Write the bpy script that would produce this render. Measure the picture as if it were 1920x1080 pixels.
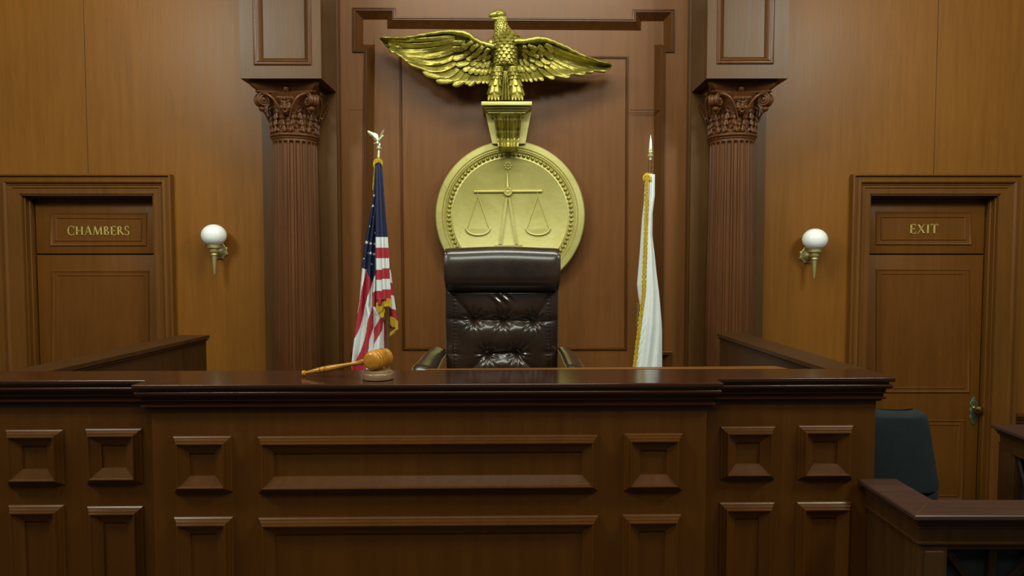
import bpy, bmesh, math, random
from mathutils import Vector, Matrix
random.seed(7)
for o in list(bpy.data.objects): bpy.data.objects.remove(o)
S = bpy.context.scene; COL = S.collection
PI = math.pi; R = math.radians
sin, cos = math.sin, math.cos

# ------------------------------------------------------------------ camera, world, light, exposure
F = 1275.0; CAMZ = 2.1; HY = 480.0
PITCH = math.atan((540-HY)/F)
cam = bpy.data.cameras.new('camera'); cam.sensor_width = 36; cam.lens = F/1920*36
co = bpy.data.objects.new('camera', cam); COL.objects.link(co)
co.location = (0, 0, CAMZ); co.rotation_euler = (PI/2-PITCH, 0, 0)
S.camera = co; cam.clip_start = .05
w = bpy.data.worlds.new('world'); S.world = w; w.use_nodes = True
w.node_tree.nodes['Background'].inputs[0].default_value = (.80, .90, .86, 1)
w.node_tree.nodes['Background'].inputs[1].default_value = .10
S.view_settings.view_transform = 'Standard'; S.view_settings.look = 'None'
S.view_settings.exposure = 0.10; S.view_settings.gamma = 1; S.view_settings.use_curve_mapping = False
def area(name, loc, target, size, power, col):
    l = bpy.data.lights.new(name, 'AREA'); l.shape = 'RECTANGLE'; l.size, l.size_y = size
    l.energy = power; l.color = col
    o = bpy.data.objects.new(name, l); COL.objects.link(o); o.location = loc
    o.rotation_euler = (Vector(target)-Vector(loc)).to_track_quat('-Z', 'Y').to_euler()
LC = (.95, 1.0, .86)
area('ceiling_lamp_left', (-3.3, 1.3, 4.7), (-.6, 5.1, 2.0), (1.2, .6), 88, LC)
area('ceiling_lamp_right', (3.3, 1.3, 4.7), (.6, 5.1, 2.0), (1.2, .6), 88, LC)
area('ceiling_lamp_near_wall', (0, 2.8, 5.05), (0, 4.6, 1.8), (2.6, .5), 68, LC)
area('front_fill_light', (-.2, -.3, 4.9), (0, 4.6, 1.6), (2.4, .9), 68, LC)  # added fill light over the camera, softens the ceiling lamps

def at(px, py, Y):
    a = (px-960)/F; u = (540-py)/F
    dy = u*sin(PITCH)+cos(PITCH); dz = u*cos(PITCH)-sin(PITCH)
    t = Y/dy
    return Vector((a*t, Y, CAMZ+dz*t))

# ------------------------------------------------------------------ materials
def mat(name, col=(.5, .5, .5), rough=.5, metal=0, coat=0, spec=.5, emit=None):
    m = bpy.data.materials.new(name); m.use_nodes = True
    b = m.node_tree.nodes['Principled BSDF']
    b.inputs['Base Color'].default_value = (*col, 1); b.inputs['Roughness'].default_value = rough
    b.inputs['Metallic'].default_value = metal; b.inputs['Coat Weight'].default_value = coat
    b.inputs['Coat Roughness'].default_value = .15; b.inputs['Specular IOR Level'].default_value = spec
    if emit:
        b.inputs['Emission Color'].default_value = (*emit[0], 1); b.inputs['Emission Strength'].default_value = emit[1]
    return m
def noisy(m, c0, c1, c2, scale=(1, 1, 1), nscale=4, detail=6, dist=.3, patch=.35, bump=.05, bscale=40, rvar=.08):
    nt = m.node_tree; N = nt.nodes; L = nt.links; b = N['Principled BSDF']
    tc = N.new('ShaderNodeTexCoord'); mp = N.new('ShaderNodeMapping'); mp.inputs['Scale'].default_value = scale
    L.new(tc.outputs['Object'], mp.inputs[0])
    n = N.new('ShaderNodeTexNoise'); n.inputs['Scale'].default_value = nscale; n.inputs['Detail'].default_value = detail
    n.inputs['Distortion'].default_value = dist; n.inputs['Roughness'].default_value = .65
    L.new(mp.outputs[0], n.inputs['Vector'])
    n2 = N.new('ShaderNodeTexNoise'); n2.inputs['Scale'].default_value = 1.1; n2.inputs['Detail'].default_value = 3
    L.new(tc.outputs['Object'], n2.inputs['Vector'])
    mx = N.new('ShaderNodeMix'); mx.data_type = 'FLOAT'; mx.inputs[0].default_value = patch
    L.new(n.outputs[0], mx.inputs[2]); L.new(n2.outputs[0], mx.inputs[3])
    r = N.new('ShaderNodeValToRGB'); e = r.color_ramp.elements
    e[0].position = .32; e[0].color = (*c0, 1); e[1].position = .70; e[1].color = (*c2, 1)
    k = e.new(.5); k.color = (*c1, 1)
    L.new(mx.outputs[0], r.inputs[0]); L.new(r.outputs[0], b.inputs['Base Color'])
    mr = N.new('ShaderNodeMapRange'); r0 = b.inputs['Roughness'].default_value
    mr.inputs[3].default_value = r0-rvar; mr.inputs[4].default_value = r0+rvar
    L.new(n.outputs[0], mr.inputs[0]); L.new(mr.outputs[0], b.inputs['Roughness'])
    if bump:
        n3 = N.new('ShaderNodeTexNoise'); n3.inputs['Scale'].default_value = bscale; n3.inputs['Detail'].default_value = 4
        L.new(mp.outputs[0], n3.inputs['Vector'])
        bp = N.new('ShaderNodeBump'); bp.inputs['Strength'].default_value = bump; bp.inputs['Distance'].default_value = .01
        L.new(n3.outputs[0], bp.inputs['Height']); L.new(bp.outputs[0], b.inputs['Normal'])
    return m
def wood(name, c, rough=.4, coat=.25, vertical=True, contrast=.3, bump=.04, patch=.4):
    m = mat(name, c, rough, 0, coat, .26)
    lo = tuple(x*(1-contrast) for x in c); hi = tuple(x*(1+contrast) for x in c)
    sc = (7, 7, .45) if vertical else (.45, 7, 7)
    return noisy(m, lo, c, hi, sc, 3.0, 8, .5, patch, bump, 14)
M = {}
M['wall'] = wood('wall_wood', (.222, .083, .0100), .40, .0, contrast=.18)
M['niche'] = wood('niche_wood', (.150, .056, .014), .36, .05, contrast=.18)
M['pier'] = wood('pier_wood', (.088, .037, .0085), .40, .0, contrast=.22)
M['column'] = wood('column_wood', (.105, .036, .010), .42, .05, contrast=.35)
M['trim'] = wood('trim_wood', (.085, .029, .006), .34, .1)
M['casing'] = wood('casing_wood', (.150, .056, .0085), .42, .0, contrast=.2)
M['door'] = wood('door_wood', (.145, .050, .0060), .42, .0, contrast=.18)
M['bench'] = wood('bench_wood', (.092, .030, .0032), .36, .05, contrast=.2)
M['slab'] = wood('slab_wood', (.034, .0095, .0035), .18, .4, vertical=False, contrast=.3, bump=.01)
M['cornice'] = wood('cornice_wood', (.034, .0078, .0025), .24, .3, vertical=False, contrast=.25, bump=.01)
M['rail'] = wood('rail_wood', (.055, .021, .0045), .45, .05)
M['ledge'] = wood('ledge_wood', (.17, .060, .009), .4, .2, vertical=False)
M['witness_cap'] = wood('witness_cap_wood', (.056, .026, .018), .42, .05, vertical=False)
M['witness'] = wood('witness_wood', (.055, .021, .0045), .5, .05)
M['lattice'] = wood('lattice_wood', (.014, .006, .003), .5, .0)
M['groove'] = mat('groove_dark_wood', (.03, .013, .006), .7)  # dark wood of the wall joints and seams
M['gold'] = noisy(mat('gold_paint', (.5, .4, .1), .45, .35, .0), (.40, .33, .075), (.53, .47, .15), (.62, .57, .24), (1, 1, 1), 3, 8, .6, .5, .12, 30)
M['gold_eagle'] = noisy(mat('antique_gold_paint', (.5, .4, .1), .38, .68, .0), (.17, .13, .018), (.37, .31, .060), (.55, .49, .15), (1, 1, 1), 11, 8, .6, .2, .30, 60)
M['brass'] = mat('brass', (.62, .46, .14), .25, 1)
M['aged_brass'] = noisy(mat('aged_brass_paint', (.42, .34, .12), .4, .5), (.34, .27, .10), (.42, .34, .13), (.5, .42, .19), nscale=6, bump=0)
M['polished'] = mat('polished_gold', (.85, .80, .50), .30, .75)
M['bronze'] = noisy(mat('green_bronze', (.12, .15, .08), .4, .7), (.05, .07, .035), (.15, .17, .09), (.3, .3, .15), nscale=60, bump=.5, bscale=120)
M['opal'] = mat('opal_glass', (.96, .97, .95), .12, 0, .3)
M['leather'] = noisy(mat('brown_leather', (.03, .015, .01), .30, 0, .5), (.012, .007, .005), (.030, .016, .010), (.055, .026, .014), nscale=5, bump=.05, bscale=90, rvar=.05)
M['leather_button'] = mat('leather_button', (.02, .01, .008), .3)
M['piping'] = mat('olive_piping', (.13, .10, .03), .5)
M['arm_leather'] = mat('arm_leather', (.022, .013, .007), .3, 0, .2)
M['fabric'] = noisy(mat('dark_teal_fabric', (.012, .022, .024), .9), (.005, .009, .010), (.007, .013, .015), (.010, .018, .020), nscale=20, bump=.2, bscale=200)
M['fringe'] = noisy(mat('yellow_fringe', (.72, .46, .02), .65), (.45, .26, .01), (.72, .46, .02), (.85, .6, .05), (60, 60, 2), 3, 4, .2, .0, .6, 30)
M['gavelwood'] = wood('gavel_wood', (.46, .19, .018), .28, .4, vertical=False, contrast=.5, bump=.02, patch=.1)
M['blockwood'] = wood('block_wood', (.20, .115, .06), .28, .4, vertical=False)
M['lettering'] = mat('gold_lettering', (.50, .38, .10), .5)
M['carpet'] = noisy(mat('carpet', (.08, .05, .03), .95), (.05, .03, .02), (.08, .05, .03), (.1, .06, .04), nscale=80, bump=.3)
M['ceiling'] = mat('ceiling_paint', (.62, .60, .52), .9)
M['steel'] = mat('black_metal', (.02, .02, .02), .4, .5)
def vcol_mat(name, rough=.7):
    m = mat(name, (1, 1, 1), rough); nt = m.node_tree
    a = nt.nodes.new('ShaderNodeAttribute'); a.attribute_name = 'pattern'
    nt.links.new(a.outputs['Color'], nt.nodes['Principled BSDF'].inputs['Base Color'])
    n = nt.nodes.new('ShaderNodeTexNoise'); n.inputs['Scale'].default_value = 25
    bp = nt.nodes.new('ShaderNodeBump'); bp.inputs['Strength'].default_value = .25; bp.inputs['Distance'].default_value = .02
    nt.links.new(n.outputs[0], bp.inputs['Height']); nt.links.new(bp.outputs[0], nt.nodes['Principled BSDF'].inputs['Normal'])
    return m
M['flagcloth'] = vcol_mat('dyed_flag_cloth')

# ------------------------------------------------------------------ helpers
ORG = {}
class MB:
    def __init__(s): s.v = []; s.f = []; s.c = None
    def add(s, vs, fs):
        o = len(s.v); s.v += [tuple(p) for p in vs]; s.f += [tuple(i+o for i in f) for f in fs]; return o
    def box(s, a, b, bev=0):
        x0, y0, z0 = a; x1, y1, z1 = b
        x0, x1 = min(x0, x1), max(x0, x1); y0, y1 = min(y0, y1), max(y0, y1); z0, z1 = min(z0, z1), max(z0, z1)
        if not bev:
            s.add([(x0,y0,z0),(x1,y0,z0),(x1,y1,z0),(x0,y1,z0),(x0,y0,z1),(x1,y0,z1),(x1,y1,z1),(x0,y1,z1)],
                  [(0,3,2,1),(4,5,6,7),(0,1,5,4),(1,2,6,5),(2,3,7,6),(3,0,4,7)]); return
        bm = bmesh.new(); bmesh.ops.create_cube(bm, size=1)
        for v in bm.verts: v.co = Vector(((x0+x1)/2+v.co.x*(x1-x0), (y0+y1)/2+v.co.y*(y1-y0), (z0+z1)/2+v.co.z*(z1-z0)))
        bmesh.ops.bevel(bm, geom=bm.edges[:], offset=bev, segments=3, affect='EDGES', profile=.5)
        bm.verts.index_update(); s.add([v.co[:] for v in bm.verts], [tuple(v.index for v in f.verts) for f in bm.faces]); bm.free()
    def prism(s, plan, z0, z1):
        n = len(plan)
        s.add([(x, y, z0) for x, y in plan]+[(x, y, z1) for x, y in plan],
              [tuple(range(n-1, -1, -1)), tuple(range(n, 2*n))]+[(i, (i+1) % n, n+(i+1) % n, n+i) for i in range(n)])
    def lathe(s, prof, A=(0,0,0), B=None, seg=32, sx=1, cap=True):
        A = Vector(A); B = Vector(B) if B is not None else A+Vector((0,0,1))
        d = (B-A).normalized(); h = Vector((0,0,1)) if abs(d.z) < .9 else Vector((1,0,0))
        e1 = d.cross(h).normalized(); e2 = d.cross(e1).normalized()
        vs = []; n = len(prof)
        for t, r in prof:
            for k in range(seg):
                a = 2*PI*k/seg; vs.append(A+d*t+(e1*cos(a)*sx+e2*sin(a))*r)
        fs = [(i*seg+k, i*seg+(k+1) % seg, (i+1)*seg+(k+1) % seg, (i+1)*seg+k) for i in range(n-1) for k in range(seg)]
        if cap: fs += [tuple(range(seg-1, -1, -1)), tuple((n-1)*seg+k for k in range(seg))]
        s.add(vs, fs)
    def tube(s, pts, rad, seg=10, flat=1):
        pts = [Vector(p) for p in pts]; n = len(pts)
        if not hasattr(rad, '__len__'): rad = [rad]*n
        vs = []; h = None
        for i, p in enumerate(pts):
            t = (pts[min(i+1, n-1)]-pts[max(i-1, 0)]).normalized()
            if h is None: h = Vector((0,-1,0)) if abs(t.y) < .9 else Vector((1,0,0))
            e1 = (h-t*h.dot(t)).normalized(); h = e1; e2 = t.cross(e1)
            for k in range(seg):
                a = 2*PI*k/seg; vs.append(p+(e1*cos(a)*flat+e2*sin(a))*rad[i])
        fs = [(i*seg+k, i*seg+(k+1) % seg, (i+1)*seg+(k+1) % seg, (i+1)*seg+k) for i in range(n-1) for k in range(seg)]
        fs += [tuple(range(seg-1, -1, -1)), tuple((n-1)*seg+k for k in range(seg))]
        s.add(vs, fs)
    def grid(s, fn, nu, nv, closed=False):
        vs = [fn(i/(nu-1 if not closed else nu), j/(nv-1)) for j in range(nv) for i in range(nu)]
        m = nu if closed else nu-1
        s.add(vs, [(j*nu+i, j*nu+(i+1) % nu, (j+1)*nu+(i+1) % nu, (j+1)*nu+i) for j in range(nv-1) for i in range(m)])
    def ball(s, c, r, seg=16, rot=None):
        if not hasattr(r, '__len__'): r = (r, r, r)
        c = Vector(c); n = seg//2+1; vs = []
        for i in range(n):
            t = PI*i/(n-1)
            for k in range(seg):
                a = 2*PI*k/seg; p = Vector((r[0]*sin(t)*cos(a), r[1]*sin(t)*sin(a), r[2]*cos(t)))
                if rot: p = rot @ p
                vs.append(c+p)
        s.add(vs, [(i*seg+k, i*seg+(k+1) % seg, (i+1)*seg+(k+1) % seg, (i+1)*seg+k) for i in range(n-1) for k in range(seg)])
    def mitre(s, path, prof, mapper, closed=True, side=1, fill=False):
        n = len(path); P = [Vector(p) for p in path]
        if closed:
            A = sum(P[i].x*P[(i+1) % n].y-P[(i+1) % n].x*P[i].y for i in range(n)); side = 1 if A > 0 else -1
        off = []
        for i in range(n):
            a = P[i]-P[i-1] if (closed or i > 0) else None
            b = P[(i+1) % n]-P[i] if (closed or i < n-1) else None
            if a is None: a = b
            if b is None: b = a
            a = a.normalized(); b = b.normalized()
            na = Vector((-a.y, a.x))*side; nb = Vector((-b.y, b.x))*side
            m = (na+nb); m = m/max(1e-6, m.dot(na)); off.append(m)
        vs = []
        for ins, h in prof:
            for i in range(n):
                q = P[i]+off[i]*ins; vs.append(mapper(q.x, q.y, h))
        fs = [(k*n+i, k*n+(i+1) % n, (k+1)*n+(i+1) % n, (k+1)*n+i) for k in range(len(prof)-1) for i in range(n if closed else n-1)]
        if fill: fs.append(tuple((len(prof)-1)*n+i for i in range(n)))
        s.add(vs, fs)
    def build(s, name, m, parent=None, smooth=True, ang=38, org=None, colors=None, merge=False, solid=0):
        if org is None: org = ORG[parent.name] if parent else Vector((0,0,0))
        me = bpy.data.meshes.new(name); me.from_pydata([Vector(v)-org for v in s.v], [], s.f)
        bm = bmesh.new(); bm.from_mesh(me)
        if merge: bmesh.ops.remove_doubles(bm, verts=bm.verts, dist=1e-5)
        bmesh.ops.recalc_face_normals(bm, faces=bm.faces)
        for f in bm.faces: f.smooth = smooth
        for e in bm.edges:
            if len(e.link_faces) == 2 and e.calc_face_angle(0) > R(ang): e.smooth = False
        bm.to_mesh(me); bm.free()
        if colors:
            at_ = me.color_attributes.new('pattern', 'FLOAT_COLOR', 'POINT')
            for i, c in enumerate(colors): at_.data[i].color = (*c, 1)
        o = bpy.data.objects.new(name, me); COL.objects.link(o); me.materials.append(m)
        if parent: o.parent = parent; o.location = org-ORG[parent.name]
        else: o.location = org
        ORG[o.name] = org
        if solid:
            md = o.modifiers.new('thickness', 'SOLIDIFY'); md.thickness = solid; md.offset = 0
        return o
def empty(name, loc, label=None, cat=None, group=None, kind=None):
    o = bpy.data.objects.new(name, None); COL.objects.link(o); o.location = loc; ORG[o.name] = Vector(loc)
    return tag(o, label, cat, group, kind)
def tag(o, label=None, cat=None, group=None, kind=None):
    for k, v in (('label', label), ('category', cat), ('group', group), ('kind', kind)):
        if v: o[k] = v
    return o
def holed(mb, outer, inner, Y, back):
    bm = bmesh.new(); es = []
    for lp in (outer, inner):
        vs = [bm.verts.new((x, Y, z)) for x, z in lp]
        es += [bm.edges.new((vs[i], vs[(i+1) % len(vs)])) for i in range(len(vs))]
    bmesh.ops.triangle_fill(bm, edges=es, use_beauty=True)
    bm.verts.index_update(); mb.add([v.co[:] for v in bm.verts], [tuple(v.index for v in f.verts) for f in bm.faces]); bm.free()
    n = len(outer); mb.add([(x, Y, z) for x, z in outer]+[(x, back, z) for x, z in outer], [(i, (i+1) % n, n+(i+1) % n, n+i) for i in range(n)])
def interp(pts, x):
    if x <= pts[0][0]: return pts[0][1]
    for (a, b), (c, d) in zip(pts, pts[1:]):
        if x <= c: return b+(d-b)*(x-a)/(c-a)
    return pts[-1][1]
def sm(pts, x):
    if x <= pts[0][0]: return pts[0][1]
    for (a, b), (c, d) in zip(pts, pts[1:]):
        if x <= c:
            t = (x-a)/(c-a); t = t*t*(3-2*t); return b+(d-b)*t
    return pts[-1][1]
def wall_map(Y): return lambda a, b, h: (a, Y-h, b)
def pxz(px, py, Y): p = at(px, py, Y); return (p.x, p.z)

# ------------------------------------------------------------------ the room
YW = 5.10; YN = 5.13; YB = 4.95; YK = 4.57; YD = 5.22; ZC = 5.2
def struct(mb, name, m, **k): return tag(mb.build(name, m, **k), kind='structure')
LB = (-1.803, -1.265); RB = (1.292, 1.8316)        # pier boxes, left and right, in x
DL = (-3.66, -2.671); DR = (2.667, 3.632); DZ = 2.556
f = MB(); f.box((-6, -3, -.1), (6, 5.5, 0)); struct(f, 'floor', M['carpet'])
c = MB(); c.box((-6, -3, ZC), (6, 5.5, ZC+.1)); struct(c, 'ceiling', M['ceiling'])
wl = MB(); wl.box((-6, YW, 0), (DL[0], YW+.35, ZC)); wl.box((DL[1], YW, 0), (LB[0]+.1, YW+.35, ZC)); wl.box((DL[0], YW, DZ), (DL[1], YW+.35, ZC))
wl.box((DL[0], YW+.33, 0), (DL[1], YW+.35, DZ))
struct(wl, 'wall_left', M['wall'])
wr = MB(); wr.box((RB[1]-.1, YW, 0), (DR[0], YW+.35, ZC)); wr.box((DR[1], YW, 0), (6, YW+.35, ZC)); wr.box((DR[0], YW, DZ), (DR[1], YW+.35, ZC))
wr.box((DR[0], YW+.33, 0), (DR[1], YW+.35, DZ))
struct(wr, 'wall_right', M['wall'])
def P(l, Y): return [pxz(x, y, Y) for x, y in l]
YO = YN-.042
ear = [(661,15),(742,15),(742,32.5),(1186,35.5),(1186,18),(1264,18),(1264,98.5),(1247,98.5),(1243,659),(1261,659),(1261,800),(660,800),(660,659),(676,659),(683,98.5),(661,98.5)]
e2 = P(ear, YO)
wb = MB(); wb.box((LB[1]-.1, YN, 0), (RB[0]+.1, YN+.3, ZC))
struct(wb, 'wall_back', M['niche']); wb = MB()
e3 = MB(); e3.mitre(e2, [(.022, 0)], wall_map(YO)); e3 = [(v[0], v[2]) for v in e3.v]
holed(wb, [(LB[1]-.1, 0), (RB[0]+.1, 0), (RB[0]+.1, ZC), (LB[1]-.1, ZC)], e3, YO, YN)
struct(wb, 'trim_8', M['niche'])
d = MB(); d.box((-1.93, 3.02, 0), (1.33, 4.4, .8)); d.box((LB[1]+.012, 4.4, 0), (RB[0]-.012, YN-.001, .8)); struct(d, 'floor_dais', M['carpet'])
# pilaster backings with a small edge bead
for i, (a, b) in enumerate((LB, RB)):
    t = MB(); t.box((a, YB, 0), (b, YN+.1, ZC)); 
    xi = b if i == 0 else a; sgn = -1 if i == 0 else 1
    t.box((xi, YB+.03, 0), (xi-sgn*.010, YB+.06, ZC))
    struct(t, 'trim_%d' % (i+1), M['pier'])
# veneer joints
t = MB()
for px in (162, 1754):
    p = at(px, 200, YW); t.box((p.x-.0015, YW-.0015, 2.70), (p.x+.0015, YW+.01, ZC))
struct(t, 'trim_3', M['groove'])
# big eared frame and inner bead frame in the niche
t = MB(); t.mitre(e2, [(0,0),(0,.010),(.004,.013),(.009,.013),(.012,.007),(.016,.007),(.018,.012),(.022,.012),(.026,.006),(.070,-.041)], wall_map(YO))
struct(t, 'trim_4', M['trim'])
t = MB(); r = P([(748,103),(1178,106),(1175,656),(755,656)], YN)
t.mitre(r, [(0,0),(0,.008),(.004,.013),(.010,.013),(.013,.007),(.016,.007),(.02,.0)], wall_map(YN))
struct(t, 'trim_5', M['trim'])
t = MB()
for x0, x1 in ((651, 681), (1182, 1236)):
    a = at(x0, 206, YO); b = at(x1, 206.5, YO); t.box((a.x, YO-.001, a.z-.001), (b.x, YO+.01, a.z+.001))
struct(t, 'trim_6', M['groove'])
# dado rail right of the exit door
t = MB(); zr = at(1910, 775, YW).z
t.mitre([(3.80, 0), (6, 0)], [(0,0)], wall_map(YW), closed=False) if False else None
for dz, hh, pr in ((0, .022, .04), (-.024, .02, .028), (-.05, .022, .015)): t.box((3.775, YW-pr, zr-hh+dz), (6, YW+.01, zr+dz), .004)
struct(t, 'trim_7', M['trim'])

# ------------------------------------------------------------------ lettering
def letters(mb, text, x0, z0, H, W, Y, th=.002):
    adv = {'C':.86,'H':.96,'A':.90,'M':1.14,'B':.74,'E':.70,'R':.80,'S':.62,'X':.90,'I':.42,'T':.80}
    tot = sum(adv[c] for c in text); kx = W/(tot*H)
    def poly(pts, ox):
        n = len(pts); vs = [(x0+(ox+x)*H*kx, Y, z0+z*H) for x, z in pts]+[(x0+(ox+x)*H*kx, Y-th, z0+z*H) for x, z in pts]
        mb.add(vs, [tuple(range(n)), tuple(range(2*n-1, n-1, -1))]+[(i, (i+1) % n, n+(i+1) % n, n+i) for i in range(n)])
    def seg(ox, x1, y1, x2, y2, w):
        if abs(x1-x2) > abs(y1-y2)*1.5: poly([(x1,y1-w/2),(x2,y2-w/2),(x2,y2+w/2),(x1,y1+w/2)], ox)
        else: poly([(x1-w/2,y1),(x1+w/2,y1),(x2+w/2,y2),(x2-w/2,y2)], ox)
    def serif(ox, x, y, w=.14): poly([(x-w,y),(x+w,y),(x+w*.7,y+(.05 if y < .5 else -.05)),(x-w*.7,y+(.05 if y < .5 else -.05))], ox)
    def arc(ox, cx, cy, rx, ry, a0, a1, wt=.05, wk=.10, n=14):
        for i in range(n):
            q = []
            for a, sgn in ((a0+(a1-a0)*i/n, 0), (a0+(a1-a0)*(i+1)/n, 0)):
                a = R(a); ww = wt+wk*abs(cos(a))
                q.append(((cx+rx*cos(a), cy+ry*sin(a)), (cx+(rx-ww)*cos(a), cy+(ry-min(ww, .06))*sin(a))))
            poly([q[0][0], q[1][0], q[1][1], q[0][1]], ox)
    ox = 0; K = .165; T = .07
    for ch in text:
        if ch == 'C': arc(ox,.46,.5,.42,.52,50,310,.05,.09,22); seg(ox,.74,.70,.76,.98,.05); seg(ox,.74,.02,.76,.28,.04)
        if ch == 'H':
            for x in (.18,.74): seg(ox,x,0,x,1,K); serif(ox,x,0); serif(ox,x,1)
            seg(ox,.18,.5,.74,.5,T)
        if ch == 'A': seg(ox,.12,0,.42,1,.06); seg(ox,.74,0,.42,1.03,K); seg(ox,.22,.34,.64,.34,T); serif(ox,.12,0,.1); serif(ox,.74,0)
        if ch == 'M':
            seg(ox,.14,0,.22,1,.06); seg(ox,.24,1,.56,.02,K); seg(ox,.56,.02,.88,1,.06); seg(ox,.96,0,.88,1,K)
            serif(ox,.14,0,.1); serif(ox,.96,0); serif(ox,.18,1,.09); serif(ox,.92,1,.09)
        if ch in 'BR':
            seg(ox,.18,0,.18,1,K); serif(ox,.18,0,.12); serif(ox,.16,1,.1)
            arc(ox,.26,.745,.28,.255,-90,90,.05,.08)
        if ch == 'B': arc(ox,.26,.265,.37,.265,-90,90,.05,.09); seg(ox,.1,.025,.28,.025,.05)
        if ch == 'R': seg(ox,.74,0,.36,.5,K); serif(ox,.76,0,.08)
        if ch in 'E':
            seg(ox,.18,0,.18,1,K); serif(ox,.18,0,.12); serif(ox,.16,1,.1)
            seg(ox,.18,.97,.58,.97,T); seg(ox,.18,.5,.50,.5,T); seg(ox,.18,.03,.62,.03,T)
            seg(ox,.58,.80,.59,1,.045); seg(ox,.50,.40,.50,.60,.04); seg(ox,.61,0,.65,.24,.045)
        if ch == 'S':
            arc(ox,.30,.75,.23,.27,40,270,.04,.07); arc(ox,.30,.25,.25,.27,-140,90,.04,.07); seg(ox,.47,.76,.48,.97,.04); seg(ox,.08,.04,.09,.26,.04)
        if ch == 'X': seg(ox,.76,0,.14,1,K+.02); seg(ox,.12,0,.74,1,.06); [serif(ox,x,y,.11) for x in (.13,.75) for y in (0,1)]
        if ch == 'I': seg(ox,.20,0,.20,1,K); serif(ox,.20,0); serif(ox,.20,1)
        if ch == 'T': seg(ox,.40,0,.40,1,K); serif(ox,.40,0); seg(ox,.06,.97,.74,.97,T); seg(ox,.07,.78,.06,1,.045); seg(ox,.73,.78,.74,1,.045)
        ox += adv[ch]

# ------------------------------------------------------------------ doors
PANEL = [(0,0),(0,.007),(.004,.010),(.010,.008),(.014,.003),(.030,.002),(.034,.006),(.040,.006),(.044,.001)]
def door(n, X, word, lab, mirror):
    root = empty('door_%d' % n, ((X[0]+X[1])/2, YD, 0), lab, None, None, 'structure')
    cs = MB(); W = .148
    path = [(X[0]-W, 0), (X[0]-W, DZ+W), (X[1]+W, DZ+W), (X[1]+W, 0)]
    cs.mitre(path, [(0,0),(0,.052),(.004,.056),(.012,.056),(.016,.050),(.020,.038),(.034,.038),(.038,.046),(.046,.054),(.056,.055),(.066,.048),(.070,.036),(.080,.034),(.083,.028),(.098,.028),(.102,.020),(.142,.018),(.148,.010),(.148,-.002)],
             wall_map(YW), closed=False, side=-1)
    cs.build('door_casing', M['casing'], root)
    jb = MB()
    for x, s_ in ((X[0], 1), (X[1], -1)):
        jb.box((x, YW-.01, 0), (x+s_*.006, YD+.1, DZ)); jb.box((x, YD-.055, 0), (x+s_*.016, YD-.02, DZ), .003); jb.box((x, YW+.02, 0), (x+s_*.010, YW+.032, DZ), .002)
    jb.box((X[0], YW-.01, DZ-.006), (X[1], YD+.1, DZ)); jb.box((X[0], YD-.05, DZ-.02), (X[1], YD-.02, DZ), .003)
    jb.build('door_jamb', M['casing'], root)
    a0 = X[0]+.016; a1 = X[1]-.016
    zg = at(960, 477, YD).z
    tr = MB(); tr.box((a0, YD, zg+.006), (a1, YD+.04, DZ-.02), .002); 
    if n == 1: tp = P([(95,398),(276,399),(275,461),(95,461)], YD); wp = ((127, 441), (244, 424)); lp = P([(98,507),(280,507),(280,735),(98,735)], YD)
    else: tp = P([(1642,396.5),(1820,396.5),(1820,459),(1642,459)], YD); wp = ((1704, 438), (1759, 420)); lp = P([(1642,504),(1817,504),(1817,736),(1642,736)], YD)
    tr.mitre(tp, PANEL[:5]+[(.030,.001),(.036,.001),(.038,.008),(.044,.008),(.050,.002)], wall_map(YD), fill=True)
    tr.build('transom_panel', M['door'], root)
    lf = MB(); lf.box((a0, YD, .01), (a1, YD+.04, zg-.004), .003)
    lf.mitre(lp, PANEL, wall_map(YD), fill=True)
    zb = at(1700, 787, YD).z; zc = at(1700, 938, YD).z
    lf.mitre([(lp[0][0], zb), (lp[1][0], zb), (lp[1][0], zc), (lp[0][0], zc)], PANEL, wall_map(YD), fill=True)
    leaf = lf.build('door_leaf', M['door'], root)
    lt = MB(); a = at(*wp[0], YD); b = at(*wp[1], YD)
    letters(lt, word, a.x, a.z, b.z-a.z, b.x-a.x, YD-.0045); lt.build('lettering', M['lettering'], root, smooth=False)
    kx = 1829 if n == 2 else None
    p = at(1825, 770, YD) if n == 2 else Vector((X[0]+.09, YD, .95))
    pl = MB(); q = []
    for k in range(25):
        v = k/24*2-1; wd = .030*(1-abs(v)**5)*(1+.14*cos(v*PI*4)) if abs(v) < 1 else 0
        q.append((wd, v*.112))
    pts = [(p.x+wd, p.z+v) for wd, v in q]+[(p.x-wd, p.z+v) for wd, v in reversed(q[1:-1])]
    nn = len(pts); pl.add([(x, YD, z) for x, z in pts]+[(x, YD-.006, z) for x, z in pts]+[(p.x+(x-p.x)*.8, YD-.010, p.z+(z-p.z)*.9) for x, z in pts],
        [(i, (i+1) % nn, nn+(i+1) % nn, nn+i) for i in range(nn)]+[(nn+i, nn+(i+1) % nn, 2*nn+(i+1) % nn, 2*nn+i) for i in range(nn)]+[tuple(range(2*nn, 3*nn))])
    plate = pl.build('knob_plate', M['bronze'], leaf)
    kn = MB(); kp = (p.x, YD-.008, p.z+.022)
    kn.lathe([(0,.016),(.006,.016),(.010,.009),(.030,.009),(.034,.018),(.042,.026),(.054,.029),(.064,.025),(.070,.014),(.072,.001)], kp, (kp[0], kp[1]-1, kp[2]), 24)
    kn.build('door_knob', M['brass'], leaf)
door(1, DL, 'CHAMBERS', 'wooden panelled door lettered CHAMBERS in a moulded casing', False)
door(2, DR, 'EXIT', 'wooden panelled door lettered EXIT with a brass knob', True)

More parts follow.
